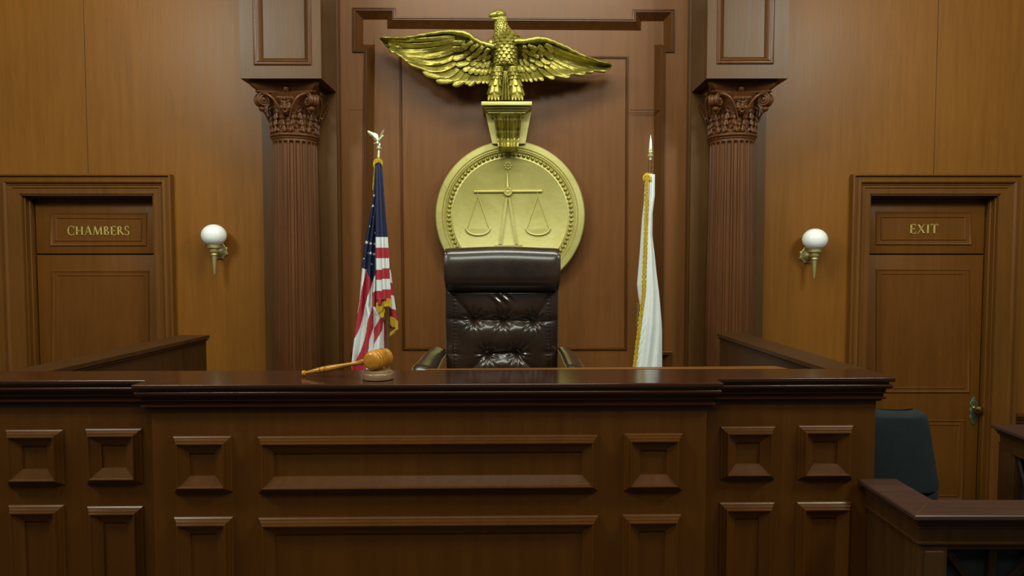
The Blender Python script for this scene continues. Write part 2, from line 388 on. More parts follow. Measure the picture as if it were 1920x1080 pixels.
# ------------------------------------------------------------------ pier boxes above the columns
def pier(X, lab, pan):
    root = empty('column_pier', ((X[0]+X[1])/2, YB, at(960, 147, YK).z), lab, 'pier', 'panelled piers above the columns')
    z0 = root.location.z
    b = MB(); b.box((X[0], YK+.045, z0), (X[1], YB-.001, ZC-.001))
    holed(b, [(X[0], z0), (X[1], z0), (X[1], ZC-.001), (X[0], ZC-.001)], [(pan[0]+.015, pan[1]+.015), (pan[2]-.015, pan[1]+.015), (pan[2]-.015, ZC-.165), (pan[0]+.015, ZC-.165)], YK, YK+.05)
    b.build('pier_box', M['pier'], root)
    pm = MB(); pm.mitre([(pan[0], pan[1]), (pan[2], pan[1]), (pan[2], ZC-.15), (pan[0], ZC-.15)],
       [(0,0),(0,.008),(.004,.011),(.010,.011),(.013,.006),(.017,.006),(.021,.011),(.026,.008),(.052,-.034)], wall_map(YK), fill=True)
    pm.build('panel_moulding', M['trim'], root)
    pf = MB(); pf.box((pan[0]+.0525, YK+.030, pan[1]+.0525), (pan[2]-.0525, YK+.036, ZC-.21)); pf.build('panel_field', M['pier'], root)
a = at(476.5, 122, YK); b = at(584, 122, YK); pier(LB, 'panelled wooden pier above the left column, on the CHAMBERS door side', (a.x, a.z, b.x))
a = at(1344, 120, YK); b = at(1450, 120, YK); pier(RB, 'panelled wooden pier above the right column, on the EXIT door side', (a.x, a.z, b.x))
BZ = at(960, 147, YK).z

# ------------------------------------------------------------------ columns
def leaf_mesh(mb, ang, cx, cy, z0, h, wd, rfun, curl=.03, lift=.012):
    def fn(u, v):
        uu = u*2-1
        lob = 1+.22*math.sin(v*PI*5.0+.6)**2
        wv = wd*(.72+.5*sin(v*PI*.9))*(1-max(0, v-.78)/.22*.85)*lob
        z = z0+h*(v if v < .86 else .86-(v-.86)*.9)
        vv = min(v, .86); out = rfun(z0+h*vv)+lift+curl*max(0, (v-.55)/.45)**1.6
        out += .007*cos(uu*PI*3.5)*(1-.3*v)-.006*abs(uu)-.004*sin(v*PI*10+abs(uu)*3)
        a = ang+uu*wv/max(.05, rfun(z0+h*vv))
        return Vector((cx+sin(a)*out, cy-cos(a)*out, z))
    mb.grid(fn, 15, 26)
def column(cx, lab, grp):
    cy = 4.853; zt = at(960, 249, 4.70).z
    root = empty('fluted_column', (cx, cy, 0), lab, 'column', grp)
    sh = MB(); NF = 22; SEG = NF*12
    def shaft(u, v):
        z = .30+(zt-.035-.30)*v; r = interp([(0,.168),(.45,.166),(1,.150)], v)
        a = u*2*PI; k = (u*NF) % 1; d = 0
        top = max(0, zt-.05-z); 
        x = (k-.5)/.40
        if abs(x) < 1:
            dd = math.sqrt(1-x*x); lim = .016
            edge = min(top, z-.36)
            dmax = min(1, max(0, (edge)/lim)); 
            if dmax < 1: dd = math.sqrt(max(0, dd*dd-(1-dmax)**2))
            d = .018*dd
        return Vector((cx+sin(a)*(r-d), cy-cos(a)*(r-d), z))
    zs = sorted(set([0,.006,.012]+[.02+.02*i/6 for i in range(7)]+[.05+.90*i/20 for i in range(21)]+[.955+.045*i/24 for i in range(25)]))
    vs = []
    for v in zs:
        for i in range(SEG): vs.append(shaft(i/SEG, v))
    sh.add(vs, [(j*SEG+i, j*SEG+(i+1) % SEG, (j+1)*SEG+(i+1) % SEG, (j+1)*SEG+i) for j in range(len(zs)-1) for i in range(SEG)])
    sh.build('shaft', M['column'], root, ang=50)
    ba = MB(); ba.box((cx-.23, cy-.23, 0), (cx+.23, YB-.001, .10)); ba.lathe([(.1,.22),(.12,.228),(.15,.228),(.17,.215),(.175,.19),(.2,.182),(.21,.19),(.225,.205),(.245,.205),(.26,.19),(.27,.178),(.30,.17)], (cx, cy, 0), seg=48)
    ba.build('base', M['column'], root)
    ring = MB(); ring.lathe([(-.036,.150),(-.030,.157),(-.022,.158),(-.020,.162),(-.012,.169),(-.004,.169),(.002,.162),(.004,.154),(.008,.150)], (cx, cy, zt), seg=64); ring.build('neck_ring', M['column'], root)
    H = BZ-zt
    cap = MB()
    rf = lambda z: sm([(0,.138),(.45,.142),(.75,.165),(1,.20)], (z-zt)/(H*.80))
    cap.lathe([(H*.80*t/10, rf(zt+H*.80*t/10)) for t in range(11)], (cx, cy, zt), seg=48)
    capo = cap.build('capital', M['column'], root)
    ab = MB()
    def ctr(k, sc, n=12):
        pts = []
        for sd in range(4):
            a = sd*PI/2
            for i in range(n):
                t = -1+2*i/(n-1); x = t*.215; y = .238-.050*(1-t*t)
                x, y = x*sc, y*sc
                pts.append((cx+x*cos(a)+y*sin(a), cy+x*sin(a)-y*cos(a)) if True else None)
        return pts
    lv = [(.78,.84),(.82,.86),(.82,.872),(.86,.878),(.88,.892),(.885,.91),(.93,.925),(.975,.95),(.99,.975),(1.0,.985),(1.0,.999)]
    lv = [(.80,-.072),(.86,-.068),(.87,-.058),(.84,-.054),(.88,-.046),(.945,-.034),(.985,-.022),(1.0,-.012),(1.0,-.001)]
    rings = [[(x, y, BZ+dz) for x, y in ctr(0, sc)] for sc, dz in lv]; n = len(rings[0])
    ab.add([p for r_ in rings for p in r_], [(j*n+i, j*n+(i+1) % n, (j+1)*n+(i+1) % n, (j+1)*n+i) for j in range(len(lv)-1) for i in range(n)]+[tuple(range(n)), tuple((len(lv)-1)*n+i for i in range(n))])
    for a in (0, PI/2, -PI/2):
        q = Vector((cx+sin(a)*.178, cy-cos(a)*.178, BZ-.040)); ab.ball(q, (.022,.018,.022), 12)
        for k in range(5): ab.ball(q+Vector((cos(a)*.016*cos(k*1.257+.3), sin(a)*.016*cos(k*1.257+.3), .016*sin(k*1.257+.3))), .011, 8)
    ab.build('abacus', M['column'], capo)
    # volutes on the four corners
    for sx, sy in ((-1,-1), (1,-1), (-1,1), (1,1)):
        vm = MB(); dg = Vector((sx, sy, 0)).normalized(); ax = Vector((-sy, sx, 0)).normalized()
        if ax.y > 0: ax = -ax
        c0 = Vector((cx, cy, 0))+dg*.238+Vector((0,0,BZ-.118)); r0 = .046
        vm.lathe([(-.026,.001),(-.026,.030),(-.024,.040),(-.012,.043),(0,.036),(.012,.043),(.024,.040),(.026,.030),(.026,.001)], c0, c0+ax, 28, cap=False)
        for s_ in (-1, 1):
            sp = []; rr = []
            for i in range(64):
                t = i/63; th = PI*.5+t*PI*5.0; rad = r0*(1-t)**.9*.93+.002
                sp.append(c0+ax*(s_*(.027+.006*t))+dg*(-cos(th)*rad)*1+Vector((0,0,sin(th)*rad))); rr.append(.0062*(1-.45*t))
            vm.tube(sp, rr, 8); vm.ball(c0+ax*s_*.032, .009, 10)
        # stalk from the scroll top down to the middle of the bell face
        for s_ in (-1, 1):
            top = c0+Vector((0,0,.043))+ax*s_*.016
            st = []
            fa = {(-1,-1): 0, (1,-1): 0}.get((sx, sy), None)
            for i in range(16):
                t = i/15; a_d = math.atan2(sx, -sy*-1*-1) if False else math.atan2(sx, -sy)
                tgt = 0 if (s_*ax.x*sx < 0) == True else (PI/2*sx)
                if sy > 0: tgt = PI/2*sx
                aa = a_d+(tgt-a_d)*(t**.8)*.86
                z = BZ-.075-.012*t-.15*t**2.6
                rad = .235*(1-t)+(.188-.012*t)*t+.02*sin(t*PI)
                st.append(Vector((cx+sin(aa)*rad, cy-cos(aa)*rad, z)))
            vm.tube(st, [.011*(1-.5*i/15) for i in range(16)], 8)
        vm.ball(c0+dg*.0+Vector((0,0,-.058)), (.024,.024,.018), 12); vm.ball(c0-dg*.02+Vector((0,0,-.070)), (.015,.015,.018), 12)
        vm.ball(c0+dg*.004+Vector((0,0,.052)), (.026,.026,.014), 12)
        vm.build('volute', M['column'], capo)
    # acanthus leaves
    for k in range(8):
        lm = MB(); a = k*PI/4
        low = k % 2 == 0
        leaf_mesh(lm, a, cx, cy, zt+.004, H*(.46 if low else .62), .050, rf, .034 if low else .016, .012 if low else .004)
        for s_ in (-1, 1):
            for j in range(3):
                zz = zt+.02+j*.042; aa = a+s_*(.12+.05*j)
                lm.ball((cx+sin(aa)*(rf(zz)+.022), cy-cos(aa)*(rf(zz)+.022), zz), (.010,.010,.013), 8)
                pts = [Vector((cx+sin(aa+s_*.10*t)*(rf(zz)+.020), cy-cos(aa+s_*.10*t)*(rf(zz)+.020), zz+.030*sin(t*PI))) for t in [q/6 for q in range(7)]]
                lm.tube(pts, .005, 6)
        lm.build('acanthus_leaf', M['column'], capo, solid=.006)
    # carved mask
    mk = MB(); m0 = Vector((cx, cy-.185, BZ-.155))
    def F_(x, y, z): return m0+Vector((x, -y, z))
    mk.ball(F_(0,-.005,0), (.042,.030,.052), 20)
    mk.ball(F_(0,.024,-.020), (.014,.014,.012), 12); mk.ball(F_(-.011,.020,-.024), .009, 10); mk.ball(F_(.011,.020,-.024), .009, 10)
    mk.tube([F_(0,.022,.016), F_(0,.028,0), F_(0,.032,-.014)], [.006,.008,.010], 8)
    for s_ in (-1, 1):
        mk.ball(F_(s_*.018,.020,.004), (.009,.008,.006), 10)
        mk.tube([F_(s_*.006,.026,.014), F_(s_*.018,.030,.020), F_(s_*.034,.018,.030)], [.006,.007,.004], 8)
        mk.ball(F_(s_*.024,.016,-.016), (.014,.012,.014), 12)
        mk.tube([F_(s_*.004,.022,-.040), F_(s_*.016,.020,-.036), F_(s_*.026,.012,-.026)], [.005,.005,.003], 8)
        for j in range(4):
            mk.tube([F_(s_*.008*j,.022,.034), F_(s_*(.012+.012*j),.030,.048+.004*(j % 2)), F_(s_*(.020+.013*j),.026,.040), F_(s_*(.024+.012*j),.020,.030)], [.006,.008,.006,.003], 8)
    mk.ball(F_(0,.020,.046), (.014,.014,.012), 10); mk.ball(F_(0,.016,-.046), (.014,.012,.010), 10)
    mk.build('carved_mask', M['column'], capo)
column(-1.534, 'fluted wooden column with carved capital, on the CHAMBERS side behind the gavel', 'fluted columns flanking the niche')
column(1.556, 'fluted wooden column with carved capital, on the EXIT side beyond the white flag', 'fluted columns flanking the niche')

# ------------------------------------------------------------------ wall sconces
def sconce(px, py, gpx, gpy, lab):
    p = at(px, py, YW); root = empty('wall_sconce', p, lab, 'wall lamp', 'white globe wall sconces')
    bp = MB(); pts = []
    for k in range(8):
        a = k*PI/4+PI/8
        pts.append((.066*cos(a), .066*sin(a)))
        a2 = a+PI/8
        pts += [(.056*cos(a+PI/14), .056*sin(a+PI/14)), (.056*cos(a+PI/4-PI/14), .056*sin(a+PI/4-PI/14))]
    n = len(pts)
    rings = [[(p.x+x*s_, YW-h, p.z+z*s_) for x, z in pts] for s_, h in ((1,0),(1,.010),(.92,.014),(.68,.016),(.62,.022))]
    bp.add([q for r_ in rings for q in r_], [(j*n+i, j*n+(i+1) % n, (j+1)*n+(i+1) % n, (j+1)*n+i) for j in range(4) for i in range(n)]+[tuple(4*n+i for i in range(n))])
    bp.lathe([(.014,.040),(.022,.040),(.034,.034),(.045,.022),(.055,.013),(.12,.012)], p, p+Vector((0,-1,0)), 24)
    bp.build('back_plate', M['aged_brass'], root)
    g = at(gpx, gpy, YW-.115); gx, gy, gz = g
    st = MB(); b = gz-.070
    st.lathe([(0,.040),(-.004,.046),(-.022,.046),(-.026,.038),(-.030,.030),(-.050,.031),(-.058,.026),(-.062,.021),(-.066,.024),(-.076,.024),(-.080,.017),(-.15,.0125),(-.20,.009),(-.214,.007),(-.216,.001)], (gx, gy, b), seg=24, cap=False)
    for k in range(3):
        a = k*2.1+.5; st.ball((gx+cos(a)*.046, gy+sin(a)*.046, b-.012), .005, 8)
    st.build('torch_stem', M['aged_brass'], root)
    gl = MB(); gl.ball(g, (.0885, .0885, .080), 40); gl.build('globe_shade', M['opal'], root)
sconce(413, 471, 401, 441, 'brass wall sconce with white globe between CHAMBERS door and column')
sconce(1513, 479, 1528, 449, 'brass wall sconce with white globe between column and EXIT door')

# ------------------------------------------------------------------ medallion
YM = 5.035
mc = at(956.5, 405, YM); med = empty('scales_medallion', (mc.x, YN, mc.z), 'round gold medallion with a balance scale in relief, on the niche wall', 'medallion')
Rm = .552
md = MB(); md.lathe([(.004,Rm*.985),(YN-YM-.03,Rm*1.0),(YN-YM-.008,Rm),(YN-YM,Rm-.008),(YN-YM,Rm*.915),(YN-YM-.010,Rm*.905),(YN-YM-.004,Rm*.895),(YN-YM-.004,Rm*.885),(YN-YM-.014,Rm*.872),(YN-YM-.008,Rm*.86),(YN-YM-.02,Rm*.848),(YN-YM-.026,Rm*.80),(YN-YM-.020,Rm*.775),(YN-YM-.024,Rm*.765),(YN-YM-.024,.001)], (mc.x, YN, mc.z), (mc.x, YN-1, mc.z), 128)
md.build('disc', M['gold'], med)
yf = YM+.024
br = MB()
for k in range(84):
    a = 2*PI*k/84; br.ball((mc.x+cos(a)*Rm*.822, yf-.002, mc.z+sin(a)*Rm*.822), (.0145,.014,.0145), 10)
br.build('bead_ring', M['gold_eagle'], med)
def m2(px, py, h=0): return at(px, py, yf)+Vector((0,-h,0))
ro = MB(); rc = m2(952.5, 311); ro.ball(rc, (.012,.010,.012), 12)
for k in range(8):
    a = k*PI/4; ro.ball(rc+Vector((cos(a)*.022, 0, sin(a)*.022)), (.011,.009,.011), 10)
ro.build('rosette', M['gold'], med)
bl = MB(); bl.tube([m2(889,359.5,.004), m2(1016,358.5,.004)], .0115, 12); 
for x in (896, 1008): bl.tube([m2(x,353,.003), m2(x,368,.003)], .004, 8)
bl.build('balance_beam', M['gold'], med)
hb = MB(); hc = m2(952.5, 360, 0); hb.lathe([(0,.032),(.016,.032),(.020,.028),(.020,.023),(.014,.020),(.014,.010),(.020,.007),(.021,.001)], hc, hc+Vector((0,-1,0)), 32)
hb.tube([m2(952,352,.008), m2(951.5,338,.008), m2(951,324,.004)], [.013,.008,.002], 10); hb.build('hub', M['gold'], med)
ps = MB()
for (x0, x1, xa, xb) in ((948,952,935,941.5), (953,956.5,965.5,971.5)):
    q = [m2(x0,372), m2(x1,372), m2(xb,458), m2(xa,458)]
    ps.add([v for v in q]+[v+Vector((0,-.014,0)) for v in q], [(4,5,6,7),(0,1,5,4),(1,2,6,5),(2,3,7,6),(3,0,4,7)])
q0 = m2(927,458); q1 = m2(979,463); ps.box((q0.x, yf-.008, q1.z), (q1.x, yf, q0.z), .002)
ps.build('scale_post', M['gold'], med)
for cx_ in (896, 1008):
    pn = MB(); top = m2(cx_+.3,367,.003); l = m2(cx_-20,428.5,.003); r_ = m2(cx_+21,428.5,.003)
    pn.tube([top, l], .0034, 6); pn.tube([top, r_], .0034, 6); pn.ball(top, .006, 8)
    cxx = (l.x+r_.x)/2; hw = (r_.x-l.x)/2+.006; pts = [(cxx+hw*cos(PI+PI*k/20), l.z+.048*sin(PI+PI*k/20)) for k in range(21)]
    n = 21; pn.add([(x, yf, z) for x, z in pts]+[(x, yf-.005, z) for x, z in pts], [tuple(n+i for i in range(n))]+[(i, i+1, n+i+1, n+i) for i in range(n-1)]+[(0, n, 2*n-1, n-1)])
    pn.tube([(x, yf-.006, z) for x, z in pts], .007, 8)
    pn.build('scale_pan', M['gold'], med)
# bracket above the medallion
bk = at(950, 190, 4.80); zt = bk.z
brk = empty('eagle_bracket', (bk.x, YN, at(950,283,5.0).z), 'gold keystone bracket with scroll between medallion and eagle', 'bracket')
cp = MB(); hw = 94/2*4.80/F
cp.box((bk.x-hw, 4.80, zt-.027), (bk.x+hw, YN, zt), .003)
for i, (dx, dy, z0, z1) in enumerate(((.020,.030,-.040,-.027),(.036,.055,-.052,-.040),(.045,.075,-.066,-.052),(.055,.11,-.078,-.066))):
    cp.box((bk.x-hw+dx, 4.80+dy, zt+z0), (bk.x+hw-dx, YN, zt+z1), .003)
cp.build('cap', M['gold'], brk)
ky = MB(); YKE = 5.0
q = [at(910,212,YKE), at(996,212,YKE), at(985,269,YKE), at(923,269,YKE)]
q[0].z = q[1].z = zt-.03
ky.add([v for v in q]+[Vector((v.x, YN, v.z)) for v in q], [(0,1,2,3),(0,1,5,4),(1,2,6,5),(2,3,7,6),(3,0,4,7)])
ky.build('keystone', M['gold'], brk)
sc = MB(); zA = zt-.078; zB = at(953, 284, 4.97).z
def scf(u, v):
    uu = u*2-1; z = zA+(zB-zA)*v
    xc = interp([(0, at(952,215,4.9).x), (1, at(953,283,4.97).x)], v); hwv = (.103-.032*v)
    prj = sm([(0,.185),(.15,.15),(.45,.075),(.65,.048),(.8,.075),(.9,.085),(1,.045)], v)
    au = abs(uu); rid = .014*(1 if au < .09 else 0)+.012*math.exp(-((au-.22)/.05)**2)+.020*math.exp(-((au-.56)/.18)**2)+.014*(1 if .86 < au < .98 else 0)
    y = YKE-prj-rid
    if au > .995: y = YKE
    return Vector((xc+uu*hwv, y, z))
sc.grid(scf, 61, 50)
n0 = len(sc.v); 
b0 = [scf(i/60, 1) for i in range(61)]; sc.add(b0+[Vector((v.x, YKE, v.z)) for v in b0], [(i, i+1, 61+i+1, 61+i) for i in range(60)])
sc.build('scroll', M['gold_eagle'], brk, ang=50)

# ------------------------------------------------------------------ eagle sculpture
YE = 4.93
eag = empty('eagle_sculpture', at(950, 190, YE), 'gold eagle sculpture with spread wings perched on the bracket, head turned left', 'sculpture')
ZL = lambda x, y: (700+x/7.713, 40+y/7.713)
ZR = lambda x, y: (960+x/9.0, 50+y/9.0)
ZB = lambda x, y: (860+x/5.684, 10+y/5.684)
def wing(side):
    if side < 0:
        Z = ZL
        lead = [(85,238),(250,240),(420,232),(560,215),(700,190),(850,165),(1000,145),(1120,140),(1280,155),(1380,190),(1470,260),(1560,305),(1660,330),(1745,350)]
        trail = [(85,250),(150,340),(210,410),(400,500),(500,600),(720,700),(900,800),(1140,880),(1350,890),(1500,880),(1660,880),(1745,880)]
        prim = [((1180,215),(600,262),(85,245),85),((1180,270),(650,350),(140,315),85),((1180,330),(700,430),(205,395),85),((1170,390),(760,500),(300,440),85),
            ((1170,430),(800,510),(400,480),80),((1170,510),(840,600),(395,505),85),((1190,600),(900,700),(490,585),80),((1230,680),(1000,800),(708,725),85),((1300,720),(1140,850),(898,855),88),
            ((1370,760),(1290,860),(1140,925),105),((1440,800),(1410,860),(1325,905),70),((1490,800),(1450,870),(1370,930),80),((1560,780),(1530,850),(1490,900),85),((1620,770),(1605,840),(1580,905),70),((1670,770),(1660,840),(1640,905),65),((1715,760),(1710,830),(1700,890),60)]
        cov = [[((1330,300),(1230,310),(1130,310),85),((1330,390),(1230,400),(1125,395),95),((1350,490),(1240,520),(1140,535),95),((1400,575),(1300,615),(1185,630),88),((1430,630),(1370,680),(1285,700),82),((1490,660),(1440,700),(1375,755),90),((1550,670),(1510,720),(1462,772),80),((1600,670),(1575,730),(1540,778),72),((1650,660),(1635,720),(1605,780),70),((1700,650),(1695,710),(1680,770),60)],
            [((1340,330),(1310,350),(1270,370),80),((1460,500),(1400,530),(1340,560),85),((1530,560),(1470,590),(1400,635),95),((1580,590),(1530,620),(1475,665),80),((1630,570),(1600,620),(1560,675),80),((1680,570),(1660,620),(1630,670),70)],
            [((1400,430),(1360,460),(1308,490),82),((1520,450),(1480,480),(1415,525),100),((1580,500),(1540,530),(1492,570),85),((1640,500),(1610,540),(1580,585),80),((1680,490),(1670,520),(1650,560),65)],
            [((1380,330),(1340,370),(1300,410),75),((1480,350),(1440,390),(1400,435),85),((1580,390),(1540,420),(1487,465),90),((1640,440),(1610,480),(1575,510),70),((1670,390),(1640,430),(1600,460),75),((1620,340),(1580,370),(1545,405),75),((1540,320),(1500,350),(1470,380),70),((1460,280),(1410,310),(1370,345),70)]]
    else:
        Z = ZR
        lead = [(50,240),(100,230),(200,235),(320,215),(440,195),(560,205),(680,240),(800,290),(900,335),(1050,410),(1180,475),(1300,530),(1450,580),(1560,615),(1690,645)]
        trail = [(50,900),(100,900),(260,910),(400,890),(540,870),(720,850),(960,820),(1240,775),(1390,745),(1600,725),(1690,660)]
        prim = [((640,330),(1150,520),(1690,650),95),((640,400),(1180,600),(1680,690),90),((650,450),(1150,660),(1605,735),90),((650,510),(1050,700),(1385,745),90),
            ((640,560),(930,740),(1245,785),90),((600,590),(800,740),(1000,800),95),((540,640),(740,790),(985,835),95),((450,680),(580,810),(725,872),88),((390,720),(440,830),(540,905),85),
            ((320,740),(360,830),(430,920),78),((250,750),(280,840),(345,935),72),((190,750),(210,840),(265,930),66),((130,750),(150,840),(200,930),66),((80,740),(95,830),(130,910),60)]
        cov = [[((560,300),(640,360),(690,450),130),((520,420),(620,480),(690,550),130),((470,500),(560,590),(655,615),95),((380,570),(450,620),(528,675),110),((300,630),(350,690),(410,735),90),((210,640),(260,710),(330,770),84),((140,640),(170,710),(215,775),75),((90,640),(110,700),(150,765),65)],
            [((440,330),(500,380),(530,440),105),((430,420),(480,460),(525,500),95),((270,520),(330,560),(390,590),88),((200,540),(240,600),(285,660),82),((130,540),(150,600),(190,660),70)],
            [((360,470),(410,500),(462,520),82),((330,340),(390,370),(430,410),85),((310,390),(360,420),(400,450),82),((250,440),(310,465),(362,490),82),((180,450),(220,500),(255,550),80)],
            [((180,330),(215,350),(245,385),75),((180,390),(230,415),(285,425),78),((270,310),(310,340),(340,380),78)]]
    X = lambda p: Z(*p)[0]
    def top(x): return sm(lead, x)
    def bot(x): return interp(trail, x)
    x_in = lead[-1][0] if side < 0 else lead[0][0]; x_out = lead[0][0] if side < 0 else lead[-1][0]
    def D(x, y):
        a, b = top(x), bot(x); t = max(0, min(1, (y-a)/max(20, b-a)))
        s_ = abs((x-x_in)/(x_out-x_in))
        sweep = .05*sin(min(1, s_)*PI)-.02*s_
        return sweep+sm([(0,.165),(.08,.115),(.50,.012),(.72,.035),(1,.105)], t)*(1-.42*s_)
    def W(x, y, h=0):
        a, b = Z(x, y); return at(a, b, YE+.06-D(x, y)-h)
    wm = MB()
    lo, hi = (lead[0][0]+6, lead[-1][0]) if side < 0 else (lead[0][0], lead[-1][0]-6)
    def base(u, v):
        x = lo+(hi-lo)*u; a = top(x); b = bot(x); y = a+(b-a-26)*v if b-a > 40 else a+(b-a)*.5*v
        return W(x, y, -.006)
    wm.grid(base, 60, 24)
    wm.grid(lambda u, v: base(u, v)+Vector((0, .022+.03*sin(v*PI), 0)), 60, 24)
    # rolled leading edge
    n = 60; pts = []; rr = []
    for i in range(n):
        x = lo+(hi-lo)*i/(n-1); s_ = abs((x-x_in)/(x_out-x_in))
        pts.append(W(x, top(x)+8*(1-s_)+4, .0)); rr.append(sm([(0,.018),(.25,.020),(.45,.012),(.8,.008),(1,.006)], s_))
    wm.tube(pts, rr, 14)
    def feather(r0, m0, t0, wd, lay, kr):
        def fn(u, v):
            uu = u*2-1; a = (1-v)**2; b = 2*v*(1-v); c_ = v*v
            ctl = (2*m0[0]-.5*(r0[0]+t0[0]), 2*m0[1]-.5*(r0[1]+t0[1]))
            x = a*r0[0]+b*ctl[0]+c_*t0[0]; y = a*r0[1]+b*ctl[1]+c_*t0[1]
            dx = 2*(1-v)*(ctl[0]-r0[0])+2*v*(t0[0]-ctl[0]); dy = 2*(1-v)*(ctl[1]-r0[1])+2*v*(t0[1]-ctl[1])
            L_ = math.hypot(dx, dy) or 1; nx, ny = -dy/L_, dx/L_
            Lt = math.hypot(t0[0]-r0[0], t0[1]-r0[1]); e = (1-v)*Lt/(wd*.62)
            wv = wd/2*(math.sqrt(max(0, 1-(1-min(1, e))**2)))*(.80+.2*v)
            x += nx*wv*uu; y += ny*wv*uu
            h = lay+.011*(1-abs(uu)**3.5)*(1 if v > 0 else .5)+.008*v-.0012*cos(uu*14+v*3)
            if abs(uu) > .99: h = lay-.014
            return W(x, y, h)
        wm.grid(fn, 13, kr)
    for i, (a, b, c_, wd) in enumerate(prim): feather(a, b, c_, wd*1.12, .006+.0035*(i % 2), 22)
    for j, row in enumerate(cov):
        for i, (a, b, c_, wd) in enumerate(row): feather(a, b, c_, wd*1.08, .018+.011*j+.003*(i % 2), 12)
    return wm.build('wing', M['gold_eagle'], eag, ang=60)
wing(-1); wing(1)
# body
def Eb(x, y, h): a, b = ZB(x, y); return at(a, b, YE-h)
U = 1/5.684*4.93/F
ringsB = [(62,440,20,22,.050),(75,445,42,36,.050),(100,450,50,44,.050),(130,452,50,46,.048),(165,450,52,48,.040),(210,455,60,56,.025),(260,470,78,70,.012),(310,500,108,90,.004),(350,512,128,110,.0),(400,508,134,125,.004),(460,502,130,128,.008),(530,495,120,120,.006),(600,500,112,110,.0),(650,502,106,96,-.008),(700,500,70,60,-.03),(740,500,40,40,-.04)]
def ringint(y):
    for a, b in zip(ringsB, ringsB[1:]):
        if y <= b[0]:
            t = (y-a[0])/(b[0]-a[0]); t = max(0, min(1, t)); return [a[i]+(b[i]-a[i])*t for i in range(5)]
    return list(ringsB[-1])
def body(u, y, extra=0):
    _, xc, hx, hy, dc = ringint(y); a = u*2*PI
    p = Eb(xc, y, dc); return p+Vector((sin(a)*(hx*U+extra), -cos(a)*(hy*U+extra), 0))
bo = MB(); ys = [62+ (740-62)*i/40 for i in range(41)]
bo.grid(lambda u, v: body(u, 62+678*v), 36, 60, closed=True)
bo.add([body(i/36, 62) for i in range(36)], [tuple(range(36))]); bo.add([body(i/36, 740) for i in range(36)], [tuple(range(36))])
def scale_on(fn_pt, u0, y0, du, dy, lay, mb):
    def fn(u, v):
        uu = u*2-1; e = (1-v)*2.6; wv = math.sqrt(max(0, 1-(1-min(1, e))**2))
        h = lay+.006*(1-abs(uu)**2)+.016*v-(.016 if abs(uu) > .99 else 0)-(.018 if v > .999 else 0)
        return fn_pt(u0+du*uu*wv, y0+dy*v, h)
    mb.grid(fn, 9, 9)
for r_i in range(11):
    y0 = 300+r_i*35; cnt = 10
    if r_i < 3: sz = .7
    else: sz = 1
    for k in range(cnt):
        ang = -.36+.72*(k+(.5 if r_i % 2 else 0))/(cnt-.5)
        scale_on(lambda a, b, h: body(a, b, h), ang, y0+random.uniform(-5, 5), .042, 56, -.004+.0008*random.random(), bo)
for r_i in range(7):                                   # neck plumage
    y0 = 120+r_i*24
    for k in range(16):
        scale_on(lambda a, b, h: body(a, b, h*.6), k/16+(.03 if r_i % 2 else 0), y0+random.uniform(-8, 8), .03, 60, -.003, bo)
# head: beak, brow, eye
bo.tube([Eb(436,100,.056), Eb(400,98,.062), Eb(370,101,.066), Eb(345,106,.068), Eb(329,113,.068), Eb(324,126,.068)], [.032,.028,.023,.017,.010,.002], 16)
bo.tube([Eb(430,140,.054), Eb(395,143,.062), Eb(352,140,.066)], [.020,.014,.006], 12)
for d_ in (.082, .030):
    bo.tube([Eb(388,80,d_), Eb(410,72,d_+.004), Eb(440,68,d_), Eb(452,74,d_-.006)], [.004,.009,.009,.004], 10)
bo.ball(Eb(408,90,.086), .007, 10)
bo.ball(Eb(446,104,.046), (.042,.044,.038), 20)
# ruff at back of the neck
for k in range(6):
    bo.tube([Eb(500+k*14,215+k*22,.02), Eb(530+k*16,262+k*22,.018), Eb(548+k*18,300+k*20,.01)], [.012,.012,.002], 8)
# shoulders joining the wings
bo.ball(Eb(345,420,-.02), (.035,.05,.045), 18); bo.ball(Eb(650,400,-.02), (.035,.05,.045), 18)
